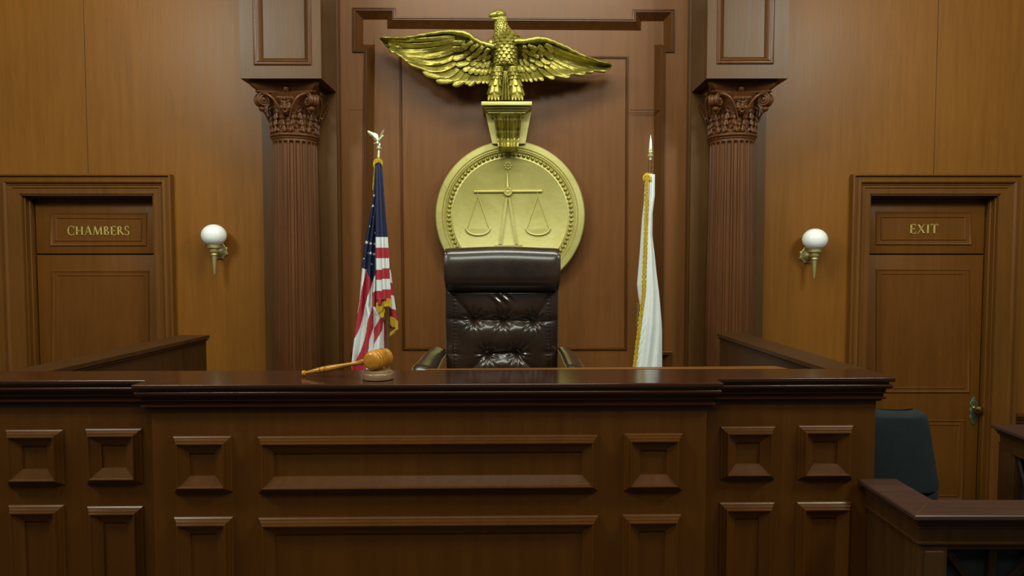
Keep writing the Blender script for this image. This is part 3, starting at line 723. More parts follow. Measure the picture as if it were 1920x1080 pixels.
# tail fan between the legs
for k, x in enumerate((470, 500, 530)):
    bo.tube([Eb(500+(x-500)*.3,700,.02), Eb(x,850,.01), Eb(x+(x-500)*.3,1008,.0)], [.010,.015,.012], 10)
bod = bo.build('body', M['gold_eagle'], eag, ang=60)
def leg(side):
    L_ = MB()
    pr = [(650,422,50,44),(720,414,46,48),(780,404,46,50),(850,390,50,46),(920,380,56,42),(975,376,62,40)] if side < 0 else [(650,578,50,44),(720,586,46,48),(780,596,48,50),(850,610,54,46),(920,620,60,42),(975,624,66,40)]
    def lp(u, y, ex=0):
        xc = interp([(p[0], p[1]) for p in pr], y); hx = interp([(p[0], p[2]) for p in pr], y); hy = interp([(p[0], p[3]) for p in pr], y)
        a = u*2*PI; return Eb(xc, y, .055)+Vector((sin(a)*(hx*U+ex), -cos(a)*(hy*U+ex), 0))
    L_.grid(lambda u, v: lp(u, 660+315*v), 24, 24, closed=True)
    for r_i in range(3):
        for k in range(4):
            scale_on(lp, -.28+.56*(k+(.5 if r_i % 2 else 0))/3.5, 668+r_i*38, .10, 60, -.004, L_)
    for k in range(4): scale_on(lp, -.26+.52*k/3, 800+8*(k % 2), .10, 165, -.006, L_)
    for k in range(3): scale_on(lp, -.18+.36*k/2, 775, .09, 105, -.003, L_)
    L_.build('leg', M['gold_eagle'], eag, ang=60)
    ft = MB(); xc = 372 if side < 0 else 625
    for k, dx in enumerate((-52, -18, 18, 52)):
        ft.tube([Eb(xc+dx*.5,968,.06), Eb(xc+dx*.85,975,.095), Eb(xc+dx,992,.112), Eb(xc+dx*1.08,1014,.118)], [.013,.014,.011,.003], 10)
        ft.ball(Eb(xc+dx*.85,976,.098), .014, 10)
    ft.tube([Eb(xc-50,990,.07), Eb(xc+50,990,.07)], .016, 10)
    ft.build('talon', M['gold_eagle'], eag, ang=60)
leg(-1); leg(1)

# ------------------------------------------------------------------ flags
def star_in(x, y, cx_, cy_, r_):
    dx, dy = x-cx_, y-cy_; d_ = math.hypot(dx, dy)
    if d_ > r_: return False
    a = (math.atan2(dx, -dy)) % (2*PI/5); a = min(a, 2*PI/5-a)
    k = cos(PI*2/5)/cos(PI/5); # inner ratio
    # edge line from (r,0) to (ri, PI/5)
    ri = r_*k; x1, y1 = r_, 0; x2, y2 = ri*cos(PI/5), ri*sin(PI/5)
    px_, py_ = d_*cos(a), d_*sin(a)
    return (x2-x1)*(py_-y1)-(y2-y1)*(px_-x1) >= 0
RED = (.42, .022, .035); WHT = (.74, .77, .76); BLU = (.010, .014, .055); GLD = (.72, .47, .02)
def cloth(name, parent, left, right, y0, y1, Y, colf, depth, m=None, cell=.9, solid=.004):
    """left/right edges as (y,x) lists in photo units; depth(s,y)-> metres towards the viewer"""
    nr = int((y1-y0)/cell)+1; wmax = max(interp(right, y)-interp(left, y) for y in [y0+(y1-y0)*i/20 for i in range(21)]); nc = max(6, int(wmax/cell)+1)
    mb = MB(); cols = []
    vs = []
    for j in range(nr):
        y = y0+(y1-y0)*j/(nr-1); l, r_ = interp(left, y), interp(right, y)
        for i in range(nc):
            s_ = i/(nc-1); x = l+(r_-l)*s_
            vs.append(at(x, y, Y-depth(s_, y))); cols.append(colf(x, y))
    mb.add(vs, [(j*nc+i, j*nc+i+1, (j+1)*nc+i+1, (j+1)*nc+i) for j in range(nr-1) for i in range(nc-1)])
    return mb.build(name, m or M['flagcloth'], parent, ang=180, colors=cols, solid=solid)
def conv(l, oy): return [(oy+b/5.142, 650+a/5.142) for a, b in l]
YF = 4.55
fl = empty('american_flag', at(731, 700, YF).xy.to_3d()+Vector((0,0,.8)), 'American flag with gold fringe hanging on a pole left of the leather chair', 'flag')
B0 = conv([(155,0),(150,65),(137,230),(125,400),(105,500),(88,620),(75,740),(58,880),(45,1000),(42,1065),(38,1200)], 490)
B1 = conv([(190,80),(160,200),(145,280),(130,400),(112,490),(100,510)], 490)
B2 = conv([(245,215),(210,310),(180,430),(155,540),(125,640),(85,730),(60,770)], 490)
B3 = conv([(250,300),(250,440),(225,500),(205,570),(190,680),(170,770),(135,870),(90,950),(35,1030)], 490)
B4 = conv([(258,440),(258,640),(240,680),(215,760),(205,870),(190,1000),(170,1200)], 490)
B5 = conv([(335,520),(300,590),(265,650),(264,800),(255,1000)], 490)
B6 = conv([(355,560),(340,660),(300,740),(268,795),(255,900)], 490)
stars = [(262,393,15),(255,495,17),(253,600,10),(290,670,14),(275,755,11),(193,845,21),(232,855,14),(270,860,15),(232,950,18),(208,948,9),(265,960,15),(167,1003,10),(237,1055,14),(293,245,9),(285,357,5),(222,690,7)]
stars = [(650+a/5.142, 290+b/5.142, r_/5.142) for a, b, r_ in stars]
def canton_bottom(x):
    a = (x-650)*5.142
    return 490+interp([(140,60),(190,80),(245,215),(285,105)], a)/5.142
def colL(x, y):
    if y < canton_bottom(x):
        for s_ in stars:
            if star_in(x, y, *s_): return WHT
        return BLU
    if y < 590 and x < interp(B1, y) and y < 590: return WHT
    if y < 640 and x < interp(B2, y): return RED
    if y < 548 and x > interp([(490,702),(548,698)], y)-2 and x > 650+245/5.142: return WHT if y < 490+(310-(x-650-48)*5)/5.142 else RED
    if x < interp(B3, y): return WHT
    if y < 575: return RED
    if x < interp(B4, y): return RED
    if x < interp(B5, y) and y > 570: return WHT
    if x < interp(B6, y) and y > 590: return RED
    return WHT if y > 598 else (RED if x > 650+330/5.142 else WHT)
leftU = [(302,704.5),(330,703),(360,701),(400,695),(450,685),(480,681),(500,679)]
edgeL = leftU+[(y, x) for y, x in B0 if y > 502]
edgeR = [(302,710),(330,711),(400,708),(450,706),(500,706),(540,706),(575,706),(592,718),(610,721),(650,721),(700,721),(800,722)]
cloth('flag_cloth', fl, edgeL, edgeR, 303, 800, YF-.01, colL, lambda s_, y: (.012+.05*min(1, max(0, (y-330)/250)))*(sin(s_*PI)*.6+.42*sin(s_*PI*5+y*.012)) )
def colR(x, y):
    k = (x-(650+345/5.142)); off = 2.5 if k < 0 else 0
    yy = y-off*(1 if y > 500 else .0)
    for lim, c_ in ((444.6, BLU), (464.2, WHT), (484, RED), (503.5, WHT), (522.5, RED), (543, WHT)):
        if yy < lim: return c_
    return RED
rl = [(300,704),(330,704.5),(400,704.5),(445,704.5),(500,705),(545,705.5),(572,706)]
rr_ = [(300,715),(320,717.5),(365,720.5),(400,723),(445,727),(480,729.3),(500,730),(525,731),(545,732.5),(565,733)]
def botR(y): return 0
cloth('flag_fold', fl, rl, rr_, 301, 562, YF-.075, colR, lambda s_, y: (.010+.03*min(1, (y-300)/150))*(sin(s_*PI)+.30*sin(s_*PI*4.2+.6)))
cloth('flag_fold', fl, [(560,705.8),(572,706.5)], [(560,733),(561,721),(572,717)], 560, 572, YF-.075, lambda x, y: RED, lambda s_, y: .03*sin(s_*PI))
def colK(x, y):
    y2 = y+ (x-733)*-.35
    for lim, c_ in ((530, WHT), (553, RED), (578, WHT), (604, RED)):
        if y2 < lim: return c_
    return RED
cloth('flag_fold', fl, [(505,729),(560,729.5),(620,731.5)], [(505,731.5),(512,733),(533,735.5),(553,738),(580,742),(600,745),(612,746),(618,737)], 506, 616, YF+.03, colK, lambda s_, y: .02*sin(s_*PI))
cloth('flag_fold', fl, [(600,719),(640,721),(700,722)], [(600,722),(640,724.5),(700,724.5)], 600, 700, YF+.01, lambda x, y: RED, lambda s_, y: .01*sin(s_*PI))
def fringe(parent, path, length, Y, dirv=(0, 1), step=.9, thick=.0028):
    """tassels hanging from a polyline given in photo units"""
    mb = MB(); tot = 0
    segs = []
    for (x0, y0), (x1, y1) in zip(path, path[1:]):
        L_ = math.hypot(x1-x0, y1-y0); n = max(1, int(L_/step))
        for i in range(n):
            t = i/n; segs.append((x0+(x1-x0)*t, y0+(y1-y0)*t))
    segs.append(path[-1])
    mb.tube([at(x, y, Y-.004) for x, y in segs] if len(segs) > 1 else [], .0035, 6)
    for x, y in segs:
        l = length*random.uniform(.85, 1.1); j = random.uniform(-.6, .6)
        mb.tube([at(x, y, Y-random.uniform(0, .008)), at(x+dirv[0]*l*.5+j*.4, y+dirv[1]*l*.5, Y-.004), at(x+dirv[0]*l+j, y+dirv[1]*l, Y)], thick, 5)
    return mb.build('fringe', M['fringe'], parent)
fringe(fl, [(706,569),(712,568),(717,566),(720,562)], 17, YF-.09); fringe(fl, [(712,578),(718,580),(721,570)], 16, YF-.08)
fringe(fl, [(720.5,561.5),(727,561),(733.5,562)], 13, YF-.105)
fringe(fl, [(732,594),(738,597),(745.5,603)], 16, YF-.005); fringe(fl, [(745,612),(741,618),(735,622),(732.5,624)], 9, YF-.0, (-.3,.8))
fringe(fl, [(723.5,630),(724.5,650),(725,698)], 2.5, YF+.02, (-.3,1))
fringe(fl, [(700,305),(703,300),(708,297.5),(713,298),(717,303)], 7, YF-.09)
fringe(fl, [(702.5,306),(702,320),(700.5,335),(699,352)], 5, YF-.04, (.0,1))
def pole(parent, a, b, r_, m):
    mb = MB(); A = at(*a, YF); Bp = at(*b, YF); d_ = (Bp-A); k = (A.z-.83)/(A.z-Bp.z); C_ = A+d_*k
    mb.tube([A, C_], r_, 16); mb.build('pole', m, parent)
    bs = MB(); bs.lathe([(0,.16),(.012,.165),(.03,.15),(.05,.06),(.10,.03),(.14,.022)], (C_.x, C_.y, .8), seg=32); bs.build('base', M['brass'], parent)
    return A
M['polewood'] = wood('pole_wood', (.12, .058, .016), .4, .2)
A = pole(fl, (709.5, 296), (730, 690), .0135, M['polewood'])
fn = MB(); P0 = at(709.8, 296, YF); P1 = at(710.5, 280, YF)
fn.lathe([(0,.010),(.05,.0095),(.056,.018),(.066,.020),(.070,.014),(.075,.010),(.092,.012),(.10,.008)], P0, P1, 20)
g = lambda x, y, h=0: at(680+x/12, 235+y/12, YF-h)
fn.tube([g(355,490), g(345,440,.006), g(340,400,.01), g(345,360,.01)], [.010,.008,.012,.010], 10)
fn.tube([g(345,400,.0), g(300,400,.0), g(250,412,.0)], [.006,.005,.002], 8)
fn.tube([g(350,370,.01), g(385,330,.015), g(420,280,.02), g(440,250,.02)], [.010,.010,.008,.009], 10); fn.tube([g(440,248,.022), g(460,232,.022), g(482,236,.022)], [.009,.006,.002], 8)
fn.build('eagle_finial', M['polished'], fl)
for pts, hh in (([(105,125),(140,118),(200,145),(250,165),(310,185),(345,220),(360,280),(355,360),(310,360),(250,320),(225,270),(160,225),(120,170)], .012), ([(488,80),(470,180),(430,240),(400,330),(365,350),(362,290),(400,190),(440,130)], -.01)):
    wg = MB(); n = len(pts); c_ = (sum(p[0] for p in pts)/n, sum(p[1] for p in pts)/n)
    v1 = [g(x, y, hh) for x, y in pts]; v2 = [g(x, y, hh-.006) for x, y in pts]
    wg.add(v1+v2+[g(*c_, hh+.012), g(*c_, hh-.012)], [(i, (i+1) % n, n+(i+1) % n, n+i) for i in range(n)]+[(i, (i+1) % n, 2*n) for i in range(n)]+[(n+i, n+(i+1) % n, 2*n+1) for i in range(n)])
    wg.build('finial_wing', M['polished'], fl, ang=20)

fw = empty('white_flag', at(1218, 700, YF).xy.to_3d()+Vector((0,0,.8)), 'white flag with gold fringe furled on a pole right of the leather chair', 'flag')
def c6(l): return [(240+b/2.348, 1140+a/2.348) for a, b in l]
def c7(l): return [(540+b/6.747, 1180+a/6.747) for a, b in l]
fr = c6([(172,215),(170,330),(166,470),(160,620)])+c7([(182,40),(160,220),(140,380),(118,560),(92,780),(65,1000),(60,1100)])
fr = sorted(fr)
rt = c6([(206,206),(205,300),(195,380),(194,470),(205,560),(213,640)])+c7([(372,40),(384,160),(396,300),(408,450),(413,560),(413,1100)])
WF = (.70, .735, .715); BRN = (.10, .055, .02)
cloth('flag_cloth', fw, fr, rt, 327, 800, YF-.03, lambda x, y: WF,
      lambda s_, y: .014+(.006+.045*min(1, max(0, (y-330)/280)))*(sin(s_*PI)*.8)+(.003+.008*min(1, max(0, (y-450)/200)))*sin(s_*PI*5+y*.02)*(1-s_*.6)+.004*sin(y*.35+s_*30)*math.exp(-s_*9), cell=1.3)
lfb = c6([(163,235),(158,330),(150,400),(140,550),(128,690),(135,750),(143,790)])
cloth('flag_fold', fw, lfb, [(y, x+1) for y, x in fr], 335, 576, YF+.0, lambda x, y: WF, lambda s_, y: .03*sin(s_*PI/2), cell=1.5)
cloth('flag_fold', fw, c7([(88,200),(90,400),(96,600),(92,760)]), [(y, x+1) for y, x in fr], 568, 655, YF+.03, lambda x, y: BRN if sin(x*1.3+y*.11) > -.2 else (.22,.15,.05), lambda s_, y: .02*sin(s_*PI/2), cell=1.2)
mb = MB()
yy = 326
while yy < 795:
    x = interp(fr, yy); w_ = 2.3+.7*sin(yy*.7)
    for dx in (-w_, -w_*.4, w_*.3, w_*.8):
        mb.tube([at(x+dx, yy, YF-.062), at(x+dx+random.uniform(-.8, .8), yy+3.2, YF-.070), at(x+dx+random.uniform(-.8, .4), yy+6, YF-.062)], .0034, 5)
    yy += 2.2
mb.build('fringe', M['fringe'], fw)
mb = MB()
for k in range(46):
    a = k/46*2*PI; x = 1216+10*cos(a)*random.uniform(.6, 1); y = 327+3*sin(a)
    mb.tube([at(1216+6*cos(a), 326+2*sin(a), YF-.02*sin(a)-.02), at(x, y+4, YF-.03-.03*sin(a)), at(x+random.uniform(-1, 1), y+9+random.uniform(-2, 4), YF-.03-.03*sin(a))], .0035, 5)
mb.ball(at(1216, 328, YF-.01), (.028, .03, .012), 14)
mb.build('fringe', M['fringe'], fw)
pole(fw, (1219, 300), (1212, 690), .0125, M['polewood'])
sp = MB(); A = at(1219.5, 311, YF); T = at(1220.2, 252, YF); Lz = (T-A).length
sp.lathe([(0,.0105),(.045,.0105),(.047,.013),(.050,.010),(.056,.012),(.062,.019),(.072,.020),(.080,.012),(.084,.010),(.088,.018),(.092,.018),(.094,.015),(.10,.016),(.15,.011),(Lz-.002,.001)], A, T, 16)
sp.build('spear_finial', M['polished'], fw, ang=25)

# ------------------------------------------------------------------ judge's bench
BX0, BY0 = -1.468, 2.600; BA = R(1.05); ZT = at(240, 722, 2.6).z
def Bp(u, v, z): return Vector((BX0+u*cos(BA)-v*sin(BA), BY0+u*sin(BA)+v*cos(BA), z))
def Bpx(px, py, v):
    d_ = at(px, py, 1.0)-Vector((0,0,CAMZ)); n = Vector((-sin(BA), cos(BA), 0)); o = Vector((BX0, BY0, 0))+n*v
    t = (o-Vector((0,0,CAMZ))).dot(n)/d_.dot(n); p = Vector((0,0,CAMZ))+d_*t; q = p-Vector((BX0, BY0, 0))
    return (q.x*cos(BA)+q.y*sin(BA), p.z)
bench = empty('judge_bench', (0, 2.9, 0), "judge's long panelled wooden bench with dark polished top and side rails", 'bench')
UC = Bpx(1357, 718, 0)[0]; UR = Bpx(1680.5, 706, .1)[0]; UL = -.80; VB = .325; VW = .105
path = [(UL, VW), (0, VW), (0, 0), (UC, 0), (UC, VW), (UR, VW), (UR, VB)]
bm_ = lambda a, b, h: Bp(a, b, ZT-h)
sl = MB(); sl.mitre(path, [(.006,0),(.003,.0006),(.001,.0022),(0,.005),(0,.014),(.001,.017),(.005,.019),(.05,.0195)], bm_, closed=False, side=1)
def quad(mb, pts): mb.add([Bp(u, v, z) for u, v, z in pts], [tuple(range(len(pts)))])
e = .006
for a0, a1, v0 in ((UL, 0+e, VW+e), (e, UC-e, e), (UC-e, UR-e, VW+e)):
    quad(sl, [(a0, v0, ZT), (a1, v0, ZT), (a1, VB, ZT), (a0, VB, ZT)])
quad(sl, [(UL, VB, ZT), (UR, VB, ZT), (UR, VB, ZT-.02), (UL, VB, ZT-.02)])
sl.build('bench_top', M['slab'], bench)
cn = MB(); cn.mitre(path, [(.016,.019),(.016,.028),(.010,.029),(.006,.033),(.005,.038),(.007,.044),(.013,.048),(.022,.050),(.024,.056),(.025,.062),(.021,.064),(.021,.068),(.030,.070),(.031,.082),(.026,.084),(.022,.087),(.022,.091),(.027,.094),(.034,.095),(.036,.102),(.044,.106),(.052,.108)], bm_, closed=False, side=1)
cn.build('cornice', M['cornice'], bench)
OF = .050
bd = MB()
def bbox(mb, u0, u1, v0, v1, z0, z1):
    p = [Bp(u, v, z) for z in (z0, z1) for u, v in ((u0, v0), (u1, v0), (u1, v1), (u0, v1))]
    mb.add(p, [(0,3,2,1),(4,5,6,7),(0,1,5,4),(1,2,6,5),(2,3,7,6),(3,0,4,7)])
bbox(bd, OF, UC-OF, OF, VB-.01, 0, ZT-.02); bbox(bd, UL, OF, VW+OF, VB-.01, 0, ZT-.02); bbox(bd, UC-OF, UR-OF, VW+OF, VB-.01, 0, ZT-.02)
bd.build('bench_body', M['bench'], bench)
bs = MB(); pth = [(UL, VW), (0, VW), (0, 0), (UC, 0), (UC, VW), (UR, VW), (UR, VB)]
bs.mitre(pth, [(.052,-.16),(.046,-.15),(.034,-.14),(.03,-.13),(.03,0)], lambda a, b, h: Bp(a, b, -h), closed=False, side=1)
bs.build('plinth', M['cornice'], bench)
PP = [(0,0),(.001,.006),(.006,.011),(.009,.011),(.011,.016),(.016,.023),(.019,.023),(.020,.030),(.023,.035),(.027,.035),(.030,.031),(.031,.027),(.066,.009),(.0665,.001)]
def rp(x0, y0, x1, y1, v):
    ua, za = Bpx(x0, y0, v); ub, _ = Bpx(x1, y0, v)
    zb = Bpx((x0+x1)/2, y1, v)[1] if y1 else .40
    za = (Bpx(x0, y0, v)[1]+Bpx(x1, y0, v)[1])/2
    m_ = MB(); m_.mitre([(ua, za), (ub, za), (ub, zb), (ua, zb)], PP, lambda a, b, h: Bp(a, v-h, b), fill=True)
    m_.build('raised_panel', M['bench'], bench, ang=24)
vc = OF; vw = VW+OF
for a in ((325,817,435.5,922),(483,816,1121.5,921.5),(1169.5,812,1280,919)): rp(*a, vc)
for a in ((327,968,438.5,None),(485,967.5,1121.5,None),(1166.5,963.5,1277,None)): rp(*a, vc)
for a in ((12,805,120,908.5),(161,803,267.5,906),(1350,799,1453,898),(1495.5,797,1599,898)): rp(*a, vw)
for a in ((17,946,122,None),(164.5,948,270,None),(1348,941,1451.5,None),(1492.5,940,1596,None)): rp(*a, vw)
# inner ledge of lighter wood
lg = MB(); u0, u1 = Bpx(800, 695, VB)[0], Bpx(1478, 691, VB)[0]
p = [Bp(u, v, z) for z in (ZT-.03, ZT+.001) for u, v in ((u0, VB), (u1, VB), (u1-.03, VB+.075), (u0, VB+.03))]
lg.add(p, [(0,3,2,1),(4,5,6,7),(0,1,5,4),(1,2,6,5),(2,3,7,6),(3,0,4,7)]); lg.build('writing_ledge', M['ledge'], bench)
# side rails running back to the wall
for cap_ in ([(1.32,4.37),(1.50,4.37),(1.562,2.91),(1.392,2.93)], [(-1.907,4.27),(-2.09,4.27),(-2.18,2.915),(-2.005,2.915)]):
    rl_ = MB(); rl_.prism(cap_, ZT-.022, ZT-.001)
    def ins(k): 
        cx_ = sum(p[0] for p in cap_)/4; return [(cx_+(p[0]-cx_)+(k if p[0] < cx_-.02 else -k if p[0] > cx_+.02 else 0), p[1]) for p in cap_]
    mid = [(a[0]+b[0])/2 for a, b in ((cap_[0], cap_[1]), (cap_[2], cap_[3]))]
    def inset(k):
        out = []
        for i, (x, y) in enumerate(cap_):
            m0 = mid[0] if i < 2 else mid[1]; out.append((x+(k if x < m0 else -k), y-(.006 if i < 2 else 0)))
        return out
    rl_.prism(inset(.012), ZT-.034, ZT-.022); rl_.prism(inset(.004), ZT-.0335, ZT-.030)
    rr = MB(); rr.prism(inset(.02), 0, ZT-.034)
    ro_ = rr.build('side_rail', M['rail'], bench, smooth=False); rl_.build('rail_cap', M['rail'], ro_, smooth=False)

# ------------------------------------------------------------------ gavel and sound block
sbc = at(703, 716, 2.668); sbx, sby = sbc.x, 2.735
sb = MB(); sb.lathe([(0,.058),(.003,.0625),(.022,.0625),(.026,.060),(.028,.055),(.033,.054),(.036,.050),(.037,.001)], (sbx, sby, ZT), seg=64)
sbo = sb.build('sound_block', M['blockwood'], org=Vector((sbx, sby, ZT))); tag(sbo, 'round wooden sound block under the gavel head on the bench top', 'sound block')
zg = ZT+.037+.0410
gn = Vector((-.565, 2.69, zg)); gf = Vector((-.522, 2.815, zg)); L_ = (gf-gn).length
gav = empty('gavel', ((gn+gf)/2).xy.to_3d()+Vector((0,0,ZT+.037)), 'turned wooden gavel with its head on the sound block', 'gavel')
gh = MB(); k = L_/.165
gh.lathe([(t*k, r_*1.06) for t, r_ in ((-.003,.001),(-.002,.012),(.001,.022),(.005,.029),(.011,.0335),(.018,.0355),(.024,.0350),(.027,.033),(.0275,.0295),(.0305,.0295),(.031,.034),(.035,.0370),(.041,.0378),(.046,.0365),(.049,.034),(.0495,.0300),(.0535,.0300),(.054,.035),(.060,.0372),(.082,.0382),(.104,.0372),(.110,.035),(.1105,.0300),(.1145,.0300),(.115,.034),(.118,.0365),(.123,.0378),(.129,.0370),(.133,.034),(.1335,.0295),(.1365,.0295),(.137,.033),(.140,.0350),(.146,.0355),(.153,.0335),(.159,.029),(.163,.022),(.166,.012),(.167,.001))], gn, gf, 48, cap=False)
gh.build('gavel_head', M['gavelwood'], gav, ang=50)
for t_, r_ in ((.029,.0318),(.0515,.0324),(.1125,.0324),(.135,.0318)):
    q = gn+(gf-gn).normalized()*t_*k; bnd = MB(); bnd.lathe([(-.0012,r_-.002),(-.0012,r_),(.0012,r_),(.0012,r_-.002)], q, q+(gf-gn), 48, cap=False); bnd.build('dark_band', M['slab'], gav)
hd = MB(); hs = (gn+gf)/2; butt = at(568, 700.5, 2.79); butt.z = ZT+.0125; Lh = (butt-hs).length
pr = [(.02,.010),(.034,.010),(.036,.013),(.050,.0145),(.062,.012),(.064,.0095),(.068,.013),(.072,.0130),(.076,.010),(.10,.0085),(.13,.0085),(.17,.0105),(.21,.0122),(.232,.0125),(.234,.0112),(.236,.0125),(.250,.0120),(.252,.0110),(.254,.0118),(.28,.0100),(.31,.0062)]
kk = (Lh-.012)/.318
hd.lathe([(t*kk, r_) for t, r_ in pr]+[(Lh-.012,.006),(Lh-.010,.011),(Lh-.005,.0122),(Lh,.0115),(Lh+.003,.007),(Lh+.004,.001)], hs, butt, 24)
hd.build('gavel_handle', M['gavelwood'], gav)
for t_, r_ in ((.232,.0129),(.252,.0125),(.270,.0112)):
    q = hs+(butt-hs).normalized()*t_*kk; bnd = MB(); bnd.lathe([(-.0008,r_-.003),(-.0008,r_),(.0008,r_),(.0008,r_-.003)], q, q+(butt-hs), 24, cap=False); bnd.build('dark_band', M['slab'], gav)

# ------------------------------------------------------------------ executive chair
YC = 3.5
ch = empty('judge_chair', (at(943, 600, YC).x, YC+.1, .8), 'high-backed brown leather executive chair with tufted back behind the bench', 'chair')
x0 = at(833, 560, YC).x; x1 = at(1049, 560, YC).x; xc = (x0+x1)/2; zTop = at(940, 541, YC).z; zBot = 1.22
btn = [(888.5,599.5),(943.5,601),(999.5,602.5),(914,666),(969.5,663.5)]
BT = [(at(a, b, YC-.03).x, at(a, b, YC-.03).z) for a, b in btn]
dzr = BT[1][1]-BT[3][1]; BT += [(BT[0][0], BT[0][1]-2*dzr), (BT[1][0], BT[1][1]-2*dzr), (BT[2][0], BT[2][1]-2*dzr)]
def dseg(p, a, b):
    ax, az = a; bx, bz = b; dx, dz = bx-ax, bz-az; t = max(0, min(1, ((p[0]-ax)*dx+(p[1]-az)*dz)/(dx*dx+dz*dz))); return math.hypot(p[0]-ax-dx*t, p[1]-az-dz*t)
seamL, seamR = x0+.050, x1-.050
cre = [((x0, BT[0][1]+.004), BT[0]), (BT[0], BT[1]), (BT[1], BT[2]), (BT[2], (x1, BT[2][1]+.004)), (BT[3], BT[4]), (BT[3], (x0+.05, BT[5][1]+.02)), (BT[4], (x1-.05, BT[7][1]+.02)),
       (BT[0], (x0+.035, zTop-.02)), (BT[2], (x1-.035, zTop-.02)), ((x0, BT[3][1]+.004), (x0+.07, BT[3][1]+.006)), ((x1-.07, BT[4][1]+.006), (x1, BT[4][1]+.004)), (BT[5], BT[6]), (BT[6], BT[7])]
cw = [.7,1,1,.7,.9,.9,.9,.55,.55,.6,.6,1,1]
def backf(u, v):
    uu = u*2-1; x = xc+(x1-x0)/2*uu; z = zTop+(zBot-zTop)*v
    au = abs(uu); edge = (1-au**12)**.5 if au < 1 else 0
    ve = max(0, 1-(max(0, .035-v)/.035)**2)**.5
    h = .075*edge*ve+.012*(1-uu*uu)
    for (a, b), k_ in zip(cre, cw):
        dd = dseg((x, z), a, b); h -= .011*k_*math.exp(-(dd/.016)**1.3)*min(1, edge*1.2)
    for bx, bz in BT:
        dx, dz = x-bx, z-bz; dd = math.hypot(dx, dz); th = math.atan2(dz, dx)
        h -= .022*math.exp(-(dd/.034)**1.3)
        h += (.0030*cos(11*th+bx*40)+.0016*cos(17*th+bz*60))*math.exp(-((dd-.036)/.026)**2)*edge
    rw = lambda zz, hw_: math.exp(-((z-zz)/.034)**2)*(1/(1+math.exp((abs(x-xc)-hw_)/.018)))
    h -= .016*(rw(BT[1][1], .17)+rw(BT[3][1], .10)+rw(BT[6][1], .17))
    for sx_, sg in ((seamL, 1), (seamR, -1)):
        dd = abs(x-sx_); h -= .006*math.exp(-(dd/.004)**2); h += .0012*sin(z*330+sin(z*90))*math.exp(-((x-sx_-sg*.008)/.010)**2)
    h += .003*sin(x*120+3*sin(z*40))*math.exp(-((z-(zTop-.05))/.03)**2)*math.exp(-((x-xc)/.05)**2)*2
    return Vector((x, YC-h+.02*v+.04, z))
bk_ = MB(); bk_.grid(backf, 150, 190); 
bk_.grid(lambda u, v: Vector((xc+(x1-x0)/2*(u*2-1)*.995, YC+.045+.055*(1-(u*2-1)**6)*min(1, v*12)+.02*v, zTop-.002+(zBot-zTop)*v)), 30, 30)
bk_.build('backrest', M['leather'], ch, ang=80)
for bx, bz in BT:
    by = backf((bx-xc)/(x1-x0)+.5, (zTop-bz)/(zTop-zBot)).y; bt = MB(); bt.ball((bx, by-.001, bz), (.0095,.007,.0095), 14); bt.build('tuft_button', M['leather_button'], ch)
hr = MB(); za = at(940, 463.5, YC-.03).z; zb = at(940, 546, YC-.03).z; hx0 = at(834.5, 500, YC-.03).x; hx1 = at(1049.5, 500, YC-.03).x
def headf(u, v):
    a = u*2*PI; uu = v*2-1; au = abs(uu); e_ = (1-au**22)**.5 if au < 1 else 0
    hz = (za-zb)/2*(.90+.10*e_); hy = .082*(.82+.18*e_)
    ca, sa = cos(a), sin(a)
    pz = abs(ca)**.74*(1 if ca > 0 else -1); py = abs(sa)**.88*(1 if sa > 0 else -1)
    taper = 1-.012*(1-pz)/2*0
    x = (hx0+hx1)/2+(hx1-hx0)/2*uu*(1-.012*(pz < -.5))
    puc = .002*sin(a*9+uu*6)*math.exp(-((1-au)/.08)**2)
    return Vector((x, YC-.028-py*(hy+puc), (za+zb)/2+pz*hz+.004*cos(uu*PI)*(pz > 0)))
hr.grid(headf, 64, 90, closed=True)
for v in (0, 1): hr.add([headf(i/64, v) for i in range(64)], [tuple(range(64))])
hr.build('headrest', M['leather'], ch, ang=60)
for s_, xx in ((0, hx0+.006), (1, hx1-.006)):
    pp = MB(); pts = [headf(i/40, .012 if s_ == 0 else .988)+Vector((0,0,0)) for i in range(41)]; pp.tube(pts, .0035, 6); pp.build('headrest_piping', M['leather'], ch)
st = MB(); st.box((xc-.27, YC-.52, 1.16), (xc+.27, YC+.06, 1.28), .045); st.build('seat', M['leather'], ch)
for s_ in (-1, 1):
    am = MB(); xin = xc+s_*.300
    def armf(u, v, s_=s_, xin=xin):
        # v from back to front, u around a flattened section
        a = u*2*PI; y = YC+.02-.44*v; xcn = xin+s_*(.030+.035*v); zc = sm([(0,1.60),(.15,1.595),(.8,1.565),(1,1.50)], v); rx = .040+.014*v; rz = .026
        if v > .97: rx *= .7; rz *= .5
        zc -= s_*0
        return Vector((xcn+cos(a)*rx, y, zc+sin(a)*rz-s_*cos(a)*s_*rx*.28))
    am.grid(armf, 28, 24, closed=True)
    for v in (0, 1): am.add([armf(i/28, v) for i in range(28)], [tuple(range(28))])
    ao = am.build('armrest', M['arm_leather'], ch)
    pi_ = MB()
    for ua in (.0, .5): pi_.tube([armf(ua, v/20)+Vector((0,0,.002)) for v in range(20)], .0042, 8)
    pi_.build('piping', M['piping'], ao)
    su = MB(); su.tube([(xin+s_*.04, YC-.06, 1.58), (xin+s_*.04, YC-.10, 1.4), (xin+s_*.03, YC-.10, 1.24), (xc+s_*.2, YC-.15, 1.15)], .018, 12); su.tube([(xin+s_*.05, YC-.34, 1.54), (xin+s_*.04, YC-.36, 1.4), (xin+s_*.03, YC-.32, 1.24), (xc+s_*.2, YC-.3, 1.15)], .018, 12)
    su.build('arm_support', M['arm_leather'], ch)
